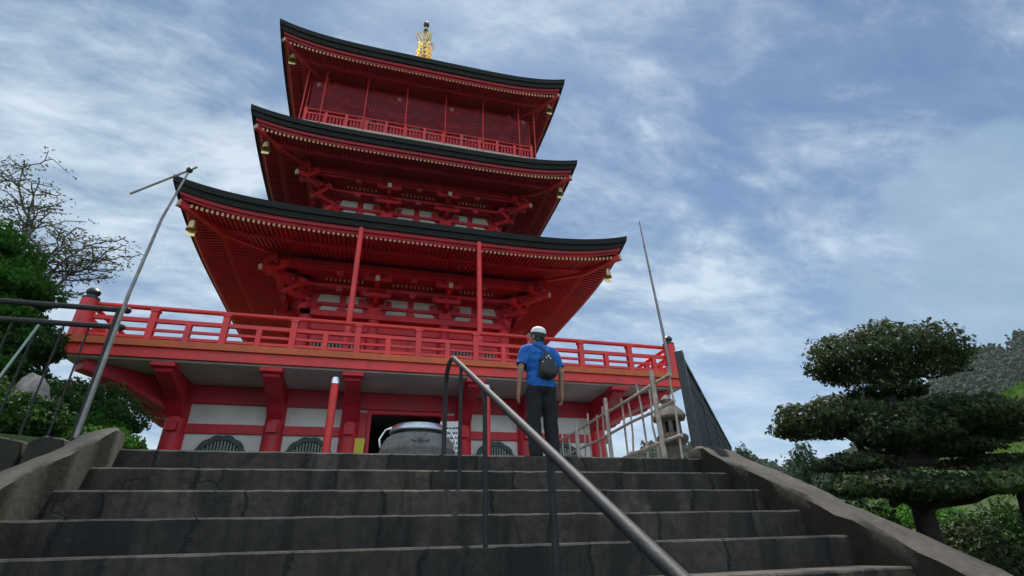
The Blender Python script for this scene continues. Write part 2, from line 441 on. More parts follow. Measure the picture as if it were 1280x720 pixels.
# ------------------------------------------------------------------ terrain
RISE, TREAD, Y0 = .208, .426, 5.2          # stair riser, tread, front of the top landing
XL, XR = -2.0, 3.675                        # inner faces of the two stair walls
def sstep(a, b, x):
    t = np.clip((x - a) / (b - a), 0, 1); return t * t * (3 - 2 * t)
def nz2(x, y, s, seed=0):
    g = np.random.default_rng(seed); o = 0
    for k in range(6):
        a, p, q = g.uniform(0, 2 * PI), g.uniform(0, 9), g.uniform(.6, 1.6)
        o = o + np.sin((x * math.cos(a) + y * math.sin(a)) * s * q + p) / 6 ** .5
    return o
def ground_h(x, y):
    slope = np.minimum(-.40, -.40 - .488 * (Y0 - y)); slope = np.maximum(slope, -6.)
    garden = .06 + .05 * nz2(x, y, 1.3, 3) + np.clip(-9 - x, 0, 60) * .30 + np.clip(y - 26, 0, 60) * .05
    left = np.where(y > 5.3, garden, slope - .05)
    hill = 5.9 * np.exp(-((x - 22) / 6.5) ** 2 - ((y - 9) / 10) ** 2)
    right = np.minimum(-1.9, slope) + hill + .12 * nz2(x, y, .8, 5)
    h = np.where(x < -2.04, left, np.where(x > 4.0, right, slope))
    back = sstep(24, 34, y) * sstep(30, -5, np.abs(x) * .5)
    far = np.hypot(x, y)
    h = np.where((y > 5.3) & (x > -2.3) & (x < 15), np.minimum(h, -.6), h)
    return h * (1 - sstep(60, 140, far)) + sstep(60, 140, far) * (-10.5)
def make_ground():
    def axis(lo, hi):
        a = list(np.arange(-14, 34, .5))
        a += list(np.arange(34, 90, 4)) + list(np.arange(90, 700, 60)); a += list(np.arange(-16, -90, -4)) + list(np.arange(-90, -700, -60))
        return np.array(sorted(a + [lo, hi]))
    xs = axis(-2.05, 4.01); ys = axis(5.29, 5.31)
    X, Y = np.meshgrid(xs, ys); Z = ground_h(X, Y)
    n, m = len(xs), len(ys)
    b = MB(); b.v = [tuple(p) for p in np.stack([X, Y, Z], -1).reshape(-1, 3)]
    b.f = [(j * n + i, j * n + i + 1, (j + 1) * n + i + 1, (j + 1) * n + i) for j in range(m - 1) for i in range(n - 1)]; b.mi = [0] * len(b.f)
    tag(b.build('ground', M['ground'], smooth=True), kind='structure')
make_ground()

def make_platform():
    b = MB()
    poly = [(-2.3, Y0 + .43), (3.68, Y0 + .43), (4.06, 5.45), (9.4, 11.9), (13.5, 18), (13.5, 30), (-11.5, 30), (-11.5, 16), (-6.8, 9.6), (-2.4, 7.4)]
    b.prism(poly, -3.2, -.004, 'z')
    tag(b.build('platform', M['paving']), kind='structure')
make_platform()

def make_mountains():
    az = np.radians(np.arange(-80, 100.01, .2)); nr = 34
    def ridge(a):                       # elevation of the crest, degrees, against bearing
        d = np.degrees(a)
        e = np.interp(d, [-80, -50, -30, 0, 25, 32, 36, 40, 44, 48, 53, 57, 60, 63, 70, 80, 100],
                      [7, 8, 7, 6, 7.5, 9.4, 8.3, 7.0, 6.3, 7.2, 10.6, 12.6, 13.5, 14.0, 15., 14, 9])
        return e + .35 * np.sin(d * 1.3) + .22 * np.sin(d * 2.9 + 1) + .10 * np.sin(d * 7.1)
    el = np.radians(ridge(az)); b = MB()
    g = np.random.default_rng(4)
    D0, D1 = 170., 420.
    for i in range(nr):
        t = i / (nr - 1)
        for a, e in zip(az, el):
            D = D0 + (D1 - D0) * t
            h = math.tan(e) * D1 * (t ** 1.15) - 9 * (1 - t)
            q = math.degrees(a)
            bump_ = .55 * math.sin(q * 6.1 + i * 1.7) * math.sin(q * 3.7 - i) + .45 * math.sin(q * 11.3 + i * 2.9) + g.uniform(-.45, .45)
            b.v.append((D * math.sin(a), D * math.cos(a), h + bump_ * t * .8 - 1))
    n = len(az)
    for i in range(nr - 1):
        for j in range(n - 1):
            b.f.append((i * n + j, i * n + j + 1, (i + 1) * n + j + 1, (i + 1) * n + j))
    # far side of the crest, falling away behind
    for a in az: b.v.append((D1 * 1.5 * math.sin(a), D1 * 1.5 * math.cos(a), -12))
    for j in range(n - 1): b.f.append(((nr - 1) * n + j, (nr - 1) * n + j + 1, nr * n + j + 1, nr * n + j))
    b.mi = [0] * len(b.f)
    tag(b.build('mountain', M['forest'], smooth=True), kind='structure')
make_mountains()

def make_forest():
    """the wood on the far slopes: thousands of small rounded crowns, nobody could count them"""
    g = np.random.default_rng(17); bm = bmesh.new(); bmesh.ops.create_icosphere(bm, subdivisions=1, radius=1.)
    V = np.array([v.co[:] for v in bm.verts]); F = np.array([[v.index for v in f.verts] for f in bm.faces]); bm.free()
    mo = bpy.data.objects['mountain']; me = mo.data; c = np.empty(len(me.vertices) * 3); me.vertices.foreach_get('co', c); c = c.reshape(-1, 3)
    az = np.degrees(np.arctan2(c[:, 0], c[:, 1])); d = np.hypot(c[:, 0], c[:, 1])
    ok = np.where(((az > 50) & (az < 72) | (az > 25) & (az < 44)) & (d > 290) & (d < 425))[0]
    pick = g.choice(ok, 17000); n = len(pick)
    p = c[pick] + g.normal(0, 2.6, (n, 3)) * (1, 1, .25); r = g.uniform(.5, 1.3, n)
    W = V[None] * r[:, None, None] * (1 + .32 * g.normal(0, 1, (n, len(V), 1))) * np.array([1, 1, 1.1]) + p[:, None] + np.array([0, 0, .8])
    FF = F[None] + (np.arange(n) * len(V))[:, None, None]
    m2 = bpy.data.meshes.new('forest'); m2.vertices.add(n * len(V)); m2.vertices.foreach_set('co', W.reshape(-1)); k = n * len(F)
    m2.loops.add(k * 3); m2.loops.foreach_set('vertex_index', FF.reshape(-1)); m2.polygons.add(k); m2.polygons.foreach_set('loop_start', np.arange(k) * 3); m2.polygons.foreach_set('loop_total', np.full(k, 3))
    m2.update(calc_edges=True); m2.materials.append(M['canopy']); o = bpy.data.objects.new('forest', m2); COL.objects.link(o); tag(o, kind='stuff')
M['canopy'] = leaf_mat('forest_canopy', [(.022, .042, .022), (.030, .055, .026), (.040, .066, .030), (.026, .046, .030), (.048, .07, .032)], .8, .1, .1)
make_forest()

def make_haze():
    m = bpy.data.materials.new('valley_air'); m.use_nodes = True; nt = m.node_tree
    for n in list(nt.nodes): nt.nodes.remove(n)
    out = nt.nodes.new('ShaderNodeOutputMaterial'); v = nt.nodes.new('ShaderNodeVolumePrincipled'); nt.links.new(v.outputs[0], out.inputs['Volume'])
    v.inputs['Color'].default_value = (.80, .86, .92, 1); v.inputs['Density'].default_value = .00015; v.inputs['Anisotropy'].default_value = .2
    b = MB(); b.bounds(-760, 760, -760, 760, -13, 150); o = b.build('haze', m); tag(o, kind='stuff')
make_haze()

# ------------------------------------------------------------------ stairs
def make_stairs():
    st = empty('stone_staircase', (0, 0, 0), 'broad flight of old dark stone steps with worn pale edges climbing to the pagoda terrace', 'stairs')
    g = random.Random(3)
    for k in range(16):
        zt = -k * RISE; yf = Y0 - k * TREAD; b = MB()
        nx = 60; pr = []
        z0 = zt - RISE - .05
        yb = yf + (TREAD + .06 if k else .50)
        px = 0; jit = []
        for i in range(nx + 1):
            jit.append((g.gauss(0, .002) - (.02 * max(0, g.random() - .95) / .05), g.gauss(0, .0010)))
        for i in range(nx + 1):
            x = XL - .02 + (XR - XL + .04) * i / nx; jy, jz = jit[i]
            c = .010 + .006 * g.random()
            pr.append([(x, yf + .004, z0), (x, yf - jy * .4, zt - .05), (x, yf - jy, zt - c + jz), (x, yf + c - jy, zt + jz), (x, yf + .06, zt + .002), (x, yb, zt + .004), (x, yb, z0)])
        m = 7
        for p in pr: b.v += p
        for i in range(nx):
            for j in range(m - 1):
                b.f.append((i * m + j, (i + 1) * m + j, (i + 1) * m + j + 1, i * m + j + 1))
            b.f.append((i * m + m - 1, (i + 1) * m + m - 1, (i + 1) * m, i * m))
        b.f.append(tuple(range(m))); b.f.append(tuple(range(nx * m, nx * m + m))[::-1]); b.mi = [0] * len(b.f)
        b.build('step', M['step'], st)
make_stairs()

def stair_wall(label, x0, x1, h, yend, seed):
    """sloping stone parapet following the flight, top rounded and uneven"""
    b = MB(); g = random.Random(seed); n = 48; ya, yb = -1.4, yend
    sec = []
    for i in range(n + 1):
        y = ya + (yb - ya) * i / n
        z = -(Y0 - y) * RISE / TREAD + h
        end = max(0, (y - (yend - .28)) / .28); z -= .13 * end ** 2
        s = 1 if x1 > 0 else -1
        j = lambda a: g.gauss(0, a)
        od = .055 if x1 < 0 else 0.; wv = .006 * math.sin(y * 5.1 + seed) + .005 * math.sin(y * 11.7)
        z += wv
        w = x1 - x0; r = .028
        sec.append([(x0, y, z - 1.6), (x0 + j(.006), y, z - .16), (x0 + j(.009), y, z - r - od + j(.009)), (x0 + r + j(.009), y, z - od + j(.009)),
                    (x0 + w * .5, y, z + .006 - od * .4 + j(.009)), (x1 - r + j(.006), y, z + j(.006)), (x1 + j(.006), y, z - r + j(.006)), (x1, y, z - 3.)])
    m = 8
    for p in sec: b.v += p
    for i in range(n):
        for k in range(m):
            k2 = (k + 1) % m
            b.f.append((i * m + k, i * m + k2, (i + 1) * m + k2, (i + 1) * m + k))
    b.f.append(tuple(range(m))[::-1]); b.f.append(tuple(n * m + k for k in range(m))); b.mi = [0] * len(b.f)
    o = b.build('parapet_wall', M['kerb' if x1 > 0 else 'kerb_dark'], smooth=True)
    tag(o, label, 'wall')
stair_wall('low mossy stone parapet sloping down beside the steps on the clipped tree side', XR, XR + .32, .145, 5.42, 5)
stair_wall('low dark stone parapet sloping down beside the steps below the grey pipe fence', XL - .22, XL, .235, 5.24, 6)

def make_retaining():
    """rough stones of the garden bank left of the steps"""
    w = empty('retaining_wall', (-2.3, 5.25, 0), 'rough stone retaining wall under the garden left of the steps', 'wall')
    g = random.Random(12); b = MB()
    b.bounds(-9, -.02, -.02, .5, -3, .03)
    b.build('mortar_core', M['rubble'], w)
    for row, (z0, z1) in enumerate([(-.30, .07), (-.75, -.32), (-1.25, -.77), (-1.8, -1.27), (-2.4, -1.82)]):
        x = -.02 - .2 * (row % 2)
        while x > -5.2:
            ww = g.uniform(.18, .42); b = MB()
            c = (x - ww / 2, -.04, (z0 + z1) / 2)
            poly = []
            n = 7
            for i in range(n):
                t = 2 * PI * i / n + g.uniform(-.2, .2)
                poly.append((c[0] + (ww / 2 * .98) * math.copysign(abs(math.cos(t)) ** .6, math.cos(t)), c[2] + (z1 - z0) / 2 * math.copysign(abs(math.sin(t)) ** .6, math.sin(t))))
            b.prism(poly, -.16 - g.uniform(0, .08), .1, 'y')
            b.build('stone', M['rubble'] if g.random() < .6 else M['kerb_dark'], w, bevel=.014, seg=1)
            x -= ww + .015
make_retaining()

# ------------------------------------------------------------------ pagoda
PX, PY = 1.0, 18.4
pag = empty('pagoda', (PX, PY, 0), 'tall three-storey vermilion pagoda with dark sweeping roofs and a gold finial', 'pagoda')
def four(o, parent=None):
    for k in (1, 2, 3): copy_part(o, parent or pag, (0, 0, 0), k * PI / 2)

def ground_storey():
    A = 5.16; CX = (-5.16, -3.1, -1.4, 1.4, 3.1, 5.16)
    # plaster walls, the front one with a doorway
    b = MB()
    b.bounds(-5.1, -1.36, -5.16, -5.02, 0, 2.8); b.bounds(1.36, 5.1, -5.16, -5.02, 0, 2.8); b.bounds(-1.36, 1.36, -5.16, -5.02, 2.3, 2.8)
    b.build('plaster_wall', M['plaster'], pag)
    for k in (1, 2, 3):
        b = MB(); b.bounds(-5.1, 5.1, -5.16, -5.02, 0, 2.8); o = b.build('plaster_wall', M['plaster'], pag); o.rotation_euler = (0, 0, k * PI / 2)
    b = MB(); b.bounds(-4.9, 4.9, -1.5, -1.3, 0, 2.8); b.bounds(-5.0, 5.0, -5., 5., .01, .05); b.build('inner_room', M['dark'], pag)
    # round columns with the tie-beam nose block on each
    b = MB(); b.lathe([(.235, 0), (.23, 1.2), (.215, 2.5), (.215, 2.78)], n=24)
    b.bounds(-.11, .11, -.33, -.19, 1.70, 1.91)
    col = b.build('column', M['red'], pag, smooth=True); first = True
    for side in range(4):
        for x in CX[:-1]:
            v = Vector((x, -A - .04, 0)); v.rotate(Euler((0, 0, side * PI / 2)))
            if first: col.location = v; first = False
            else: copy_part(col, pag, v, side * PI / 2)
    # beams
    for side in range(4):
        rz = side * PI / 2
        def put(b, nm, m='red', **k):
            o = b.build(nm, M[m], pag, **k); o.rotation_euler = (0, 0, rz); return o
        b = MB(); b.bounds(-5.0, 5.0, -5.27, -5.10, 2.37, 2.79); put(b, 'head_beam', 'red_deep', bevel=.012)
        segs = [(-5.0, -1.5), (1.5, 5.0)] if side == 0 else [(-5., 5.)]
        for a, c in segs:
            b = MB(); b.bounds(a, c, -5.235, -5.11, 1.70, 1.91); put(b, 'tie_beam', bevel=.01)
            b = MB(); b.bounds(a, c, -5.25, -5.11, 0, .24); put(b, 'sill_beam', bevel=.01)
    # scalloped round windows with bronze slats
    prof = []
    for i in range(72):
        t = 2 * PI * i / 72; r = .545 + .030 * abs(math.sin(6 * t))
        prof.append((r * math.cos(t), r * math.sin(t)))
    wins = [(-4.13, 0), (-2.25, 0), (2.25, 0), (4.13, 0)] + [(x, s) for s in (1, 3) for x in (-4.13, -2.25, 2.25, 4.13)]
    b = MB(); n = len(prof); z = 1.10
    inner = [(p[0] * .80, p[1] * .80) for p in prof]
    vs = [(p[0], -5.19, p[1]) for p in prof] + [(p[0], -5.26, p[1]) for p in prof] + [(p[0] , -5.26, p[1]) for p in inner] + [(p[0], -5.19, p[1]) for p in inner]
    fs = []
    for q in range(4):
        for i in range(n):
            j = (i + 1) % n; fs.append((q * n + i, q * n + j, ((q + 1) % 4) * n + j, ((q + 1) % 4) * n + i))
    b.add(vs, fs); 
    frame = b
    s_ = MB()
    for i in range(-6, 7):
        x = i * .068; hh = math.sqrt(max(.01, .44 ** 2 - x * x))
        s_.box((x, -5.215, 0), (.038, .05, 2 * hh))
    back = MB(); back.prism(inner, -5.19, -5.175, 'y')
    fo = frame.build('window', M['greenwin'], pag); so = s_.build('slats', M['slat'], fo); bo = back.build('backing', M['dark'], fo)
    for i, (x, s) in enumerate(wins):
        o = fo if i == 0 else copy_tree(fo, pag)
        v = Vector((x, 0, z)); v.rotate(Euler((0, 0, s * PI / 2))); o.location = v; o.rotation_euler = (0, 0, s * PI / 2)
    # doorway: red posts, side panels, lintel, threshold
    for a, c in ((-1.38, -.97), (.88, 1.30)):
        b = MB(); b.bounds(a, c, -5.21, -5.08, 0, 2.30); b.bounds(a + .05, c - .05, -5.225, -5.20, .2, .95); b.bounds(a + .05, c - .05, -5.225, -5.20, 1.08, 2.1)
        b.build('door_panel', M['red'], pag, bevel=.008)
    for x in (-.95, .87):
        b = MB(); b.bounds(x - .045, x + .045, -5.25, -5.05, 0, 2.28); b.build('door_post', M['red_deep'], pag, bevel=.008)
    b = MB(); b.bounds(-1.0, .92, -5.252, -5.04, 2.26, 2.36); b.build('lintel', M['red'], pag, bevel=.01)
    # brackets that carry the balcony
    b = MB()
    prof = [(-5.16, 2.795), (-6.78, 2.795), (-6.80, 2.62), (-6.55, 2.53), (-6.2, 2.46), (-5.75, 2.30), (-5.42, 2.02), (-5.16, 1.98)]
    b.prism(prof, -.17, .17, 'x')
    br = b.build('balcony_bracket', M['red_deep'], pag, bevel=.012)
    e = MB(); e.bounds(-.23, .23, -6.93, -6.60, 2.70, 2.797); eo = e.build('end_block', M['red'], br, bevel=.01)
    first = True
    for side in range(4):
        for x in CX:
            o = br if first else copy_tree(br, pag); first = False
            v = Vector((x, 0, 0)); v.rotate(Euler((0, 0, side * PI / 2))); o.location = v; o.rotation_euler = (0, 0, side * PI / 2)
        # the corner one runs out on the diagonal
    c = MB()
    prof = [(-7.25, 2.79), (-9.45, 2.79), (-9.45, 2.6), (-8.6, 2.45), (-7.9, 2.2), (-7.25, 1.98)]
    c.prism(prof, -.17, .17, 'x'); co = c.build('corner_bracket', M['red_deep'], pag, bevel=.012)
    for k in range(4):
        o = co if k == 0 else copy_part(co, pag); o.rotation_euler = (0, 0, PI / 4 + k * PI / 2)
ground_storey()

def balcony():
    H = 7.0
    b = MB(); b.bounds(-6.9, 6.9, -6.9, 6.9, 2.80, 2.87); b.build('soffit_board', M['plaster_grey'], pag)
    for k in range(4):
        def mitre(h0, h1, z0, z1):
            m_ = MB(); m_.prism([(-h0, -h0), (h0, -h0), (h1, -h1), (-h1, -h1)], z0, z1, 'z'); return m_
        o = mitre(H, H - .14, 2.84, 3.05).build('edge_board', M['red_pole'], pag); o.rotation_euler = (0, 0, k * PI / 2)
        o = mitre(H + .07, H - .25, 3.054, 3.20).build('edge_trim', M['orange'], pag); o.rotation_euler = (0, 0, k * PI / 2)
    b = MB(); b.bounds(-H + .26, H - .26, -H + .26, H - .26, 3.03, 3.19); b.build('balcony_floor', M['red_deep'], pag)
    # railing: tall posts to the top rail, short posts between, three lower rails
    L = 6.82; t = MB()
    proto = None
    for k in range(4):
        b = MB(); b.tube([(-6.7, -L, 3.985), (6.7, -L, 3.985)], .052, 10); ro = b.build('railing', M['red_pole'], pag, smooth=True); ro.rotation_euler = (0, 0, k * PI / 2)
        for z, w, h in ((3.70, .085, .085), (3.49, .06, .055), (3.325, .07, .06)):
            b = MB(); b.bounds(-6.7, 6.7, -L - w / 2, -L + w / 2, z - h / 2, z + h / 2); b.build('rail', M['red_pole'], ro)
        for i in range(-4, 5):
            b = MB(); b.bounds(i * 1.4 - .065, i * 1.4 + .065, -L - .066, -L + .066, 3.20, 3.935); b.bounds(i * 1.4 - .085, i * 1.4 + .085, -L - .085, -L + .085, 3.90, 3.945)
            b.build('post', M['red_pole'], ro)
        for i in range(-5, 5):
            x = (i + .5) * 1.4
            if abs(x) > 6.5: continue
            b = MB(); b.bounds(x - .055, x + .055, -L - .058, -L + .058, 3.20, 3.66); b.build('post', M['red_pole'], ro)
    for k in range(4):
        b = MB(); b.lathe([(.165, 3.2), (.16, 4.02), (.15, 4.06)], n=20); o = b.build('corner_post', M['red_pole'], pag, smooth=True)
        c = MB(); c.lathe([(.155, 4.06), (.158, 4.10), (.10, 4.12), (.09, 4.17), (.125, 4.20), (.13, 4.25), (.09, 4.31), (.0, 4.34)], n=20, caps=False); c.build('post_cap', M['darkmetal'], o, smooth=True)
        v = Vector((-L - .02, -L - .02, 0)); v.rotate(Euler((0, 0, k * PI / 2))); o.location = v
balcony()

def storey_wall(b_, zf, zp, rich=True):
    """columns, beams, windows between floor zf and wall plate zp; half width b_"""
    xs = (-b_, -b_ * .36, b_ * .36, b_)
    for side in range(4):
        rz = side * PI / 2
        def put(m_, nm, mat, **k):
            o = m_.build(nm, mat, pag, **k); o.rotation_euler = (0, 0, rz); return o
        m_ = MB(); m_.bounds(-b_ + .1, b_ - .1, -b_ + .02, -b_ + .14, zf, zp + 1.9); put(m_, 'wall_panel', M['red_deep'])
        m_ = MB(); m_.bounds(-b_ - .20, b_ + .20, -b_ - .20, -b_ + .12, zp - .20 + .002 * side, zp + .002 * side); put(m_, 'wall_plate', M['red'], bevel=.012)
        m_ = MB(); m_.bounds(-b_ + .05, b_ - .05, -b_ - .10, -b_ + .06, zp - .62, zp - .36); put(m_, 'head_beam', M['red'], bevel=.012)
        if rich:
            m_ = MB(); m_.bounds(-b_ + .05, b_ - .05, -b_ - .12, -b_ + .06, zf + .0, zf + .22); put(m_, 'sill_beam', M['red'], bevel=.012)
            for x in (-b_ * .68, b_ * .68):
                m_ = MB(); m_.bounds(x - .72, x + .72, -b_ - .03, -b_ + .03, zf + .30, zf + 1.75); w = put(m_, 'window', M['dark'])
                s_ = MB()
                for i in range(-6, 7): s_.bounds(x + i * .108 - .028, x + i * .108 + .028, -b_ - .075, -b_ - .034, zf + .33, zf + 1.72)
                s_.build('slats', M['slat'], w)
                f_ = MB()
                for a, c, d, e in ((x - .78, x + .78, zf + 1.72, zf + 1.82), (x - .78, x - .70, zf + .26, zf + 1.72), (x + .70, x + .78, zf + .26, zf + 1.72)): f_.bounds(a, c, -b_ - .10, -b_ + .01, d, e)
                f_.build('frame', M['red'], w)
            m_ = MB()
            for s in (-1, 1):
                m_.bounds(s * .45 - .42, s * .45 + .42, -b_ - .05, -b_ + .01, zf + .22, zf + 1.95)
                for q in range(3): m_.bounds(s * .45 - .34, s * .45 + .34, -b_ - .072, -b_ - .052, zf + .3 + q * .55, zf + .75 + q * .55)
            put(m_, 'door', M['red'])
    m_ = MB(); m_.lathe([(.19, zf), (.19, zp - .2)], n=20); co = m_.build('column', M['red'], pag, smooth=True); first = True
    for side in range(4):
        for x in xs[:-1]:
            v = Vector((x, -b_, 0)); v.rotate(Euler((0, 0, side * PI / 2)))
            if first: co.location = v; first = False
            else: copy_part(co, pag, v)

ENDS, TIPS = MB(), MB()
def bracket_zone(b_, zp, out):
    """plaster strips, bracket sets and the outer purlin above the wall plate"""
    xs = (-b_, -b_ * .36, b_ * .36, b_)
    for side in range(4):
        rz = side * PI / 2
        def put(m_, nm, mat, **k):
            o = m_.build(nm, mat, pag, **k); o.rotation_euler = (0, 0, rz); return o
        for a, c in zip(xs[:-1], xs[1:]):
            mid = (a + c) / 2
            for z0, z1, ins in ((zp + .02, zp + .20, .30), (zp + .34, zp + .60, .22)):
                for p, q in ((a + ins, mid - .10), (mid + .10, c - ins)):
                    if q - p > .05:
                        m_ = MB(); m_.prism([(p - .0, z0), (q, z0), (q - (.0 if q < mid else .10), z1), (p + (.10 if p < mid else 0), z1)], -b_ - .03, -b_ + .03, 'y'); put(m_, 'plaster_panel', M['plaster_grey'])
        m_ = MB(); m_.bounds(-b_ - .3, b_ + .3, -b_ - .07, -b_ + .05, zp + .22, zp + .33); put(m_, 'bracket_beam', M['red_deep'], bevel=.01)
        m_ = MB(); m_.bounds(-b_ - .35, b_ + .35, -b_ - .07, -b_ + .05, zp + .62, zp + .76); put(m_, 'bracket_beam', M['red_deep'], bevel=.01)
        m_ = MB(); m_.bounds(-b_ - out - .28, b_ + out + .28, -b_ - out - .09, -b_ - out + .09, zp + 1.00, zp + 1.22); put(m_, 'eave_purlin', M['red_deep'], bevel=.01)
        for o_, zz in ((out * .46, .70), (out * .92, 1.00)):
            m_ = MB(); m_.bounds(-b_ - o_ - .25, b_ + o_ + .25, -b_ - o_ - .05, -b_ - o_ + .05, zp + zz - .055, zp + zz + .055); put(m_, 'through_beam', M['red_deep'], bevel=.01)
            for q in range(-4, 5):
                x = q * b_ * .24
                if min(abs(x - p) for p in xs) < .42: continue
                m_ = MB(); m_.box((x, -b_ - o_, zp + zz - .125), (.16, .16, .13), None, 0, 1.25); put(m_, 'bearing_block', M['red_deep'])
        # short struts in the middle of each bay
        for a, c in zip(xs[:-1], xs[1:]):
            m_ = MB(); mid = (a + c) / 2; m_.prism([(mid - .20, zp + .005), (mid + .20, zp + .005), (mid + .08, zp + .21), (mid - .08, zp + .21)], -b_ - .06, -b_ + .04, 'y'); put(m_, 'strut_block', M['red_deep'])
        
        # pale ends of the small ceiling rafters between the bracket sets
        rot = Matrix.Rotation(rz, 3, 'Z')
        for a, c in zip(xs[:-1], xs[1:]):
            n = int((c - a - .75) / .135)
            for i in range(n):
                x = (a + c) / 2 + (i - (n - 1) / 2) * .135
                m_ = ENDS if side or zp > 11 else MB()
                m_.box(rot @ Vector((x, -b_ - out * .44, zp + .93)), (.045, .03, .10), rot)
                if m_ is not ENDS: m_.build('ceiling_rafter_end', M['cream'], pag)
        m_ = MB(); m_.bounds(-b_ - .4, b_ + .4, -b_ - out + .1, -b_ + .02, zp + 1.01, zp + 1.03); put(m_, 'ceiling_board', M['red_deep'])
    def cluster(diag):
        s = 2 ** .5 if diag else 1.
        m_ = MB(); z = zp
        m_.box((0, 0, z + .10), (.40, .40, .20)); m_.box((0, 0, z + .05), (.30, .30, .1))
        lv = [(0., .26), (out * .46, .44), (out * .92, .76)]
        for li, (o_, zz) in enumerate(lv):
            if not diag or li > 0:
                ln = 1.02 if li == 0 else (.92 if li == 1 else .86)
                m_.prism([(-ln / 2, z + zz + .14), (-ln / 2, z + zz + .05), (-ln / 2 + .16, z + zz), (ln / 2 - .16, z + zz), (ln / 2, z + zz + .05), (ln / 2, z + zz + .14)], -o_ * s - .06, -o_ * s + .06, 'y')
                for x in (-ln / 2 + .09, 0, ln / 2 - .09): m_.box((x, -o_ * s, z + zz + .20), (.17, .19, .12))
            if li:
                m_.prism([(.1, z + zz - .16), (.1, z + zz), (-o_ * s - .12, z + zz), (-o_ * s - .16, z + zz - .06), (-o_ * s - .02, z + zz - .16)], -.062, .062, 'x')
        # long tail rafter running down and out
        m_.beam((0, .1, z + .98), (0, -(out + .26) * s, z + .70), .12, .15)
        return m_
    o0 = cluster(False).build('bracket_set', M['red'], pag)
    e = MB(); e.beam((0, -(out + .26) , zp + .70), (0, -(out + .29), zp + .692), .124, .154); e.build('tail_end', M['cream'], o0)
    od = cluster(True).build('corner_bracket_set', M['red'], pag)
    e = MB(); e.beam((0, -(out + .26) * 2 ** .5, zp + .70), (0, -(out + .29) * 2 ** .5, zp + .692), .124, .154); e.build('tail_end', M['cream'], od)
    f1 = f2 = True
    for side in range(4):
        for x in xs[1:3]:
            o = o0 if f1 else copy_tree(o0, pag); f1 = False
            v = Vector((x, -b_, 0)); v.rotate(Euler((0, 0, side * PI / 2))); o.location = v; o.rotation_euler = (0, 0, side * PI / 2)
        o = od if f2 else copy_tree(od, pag); f2 = False
        v = Vector((-b_, -b_, 0)); v.rotate(Euler((0, 0, side * PI / 2))); o.location = v; o.rotation_euler = (0, 0, side * PI / 2 - PI / 4)

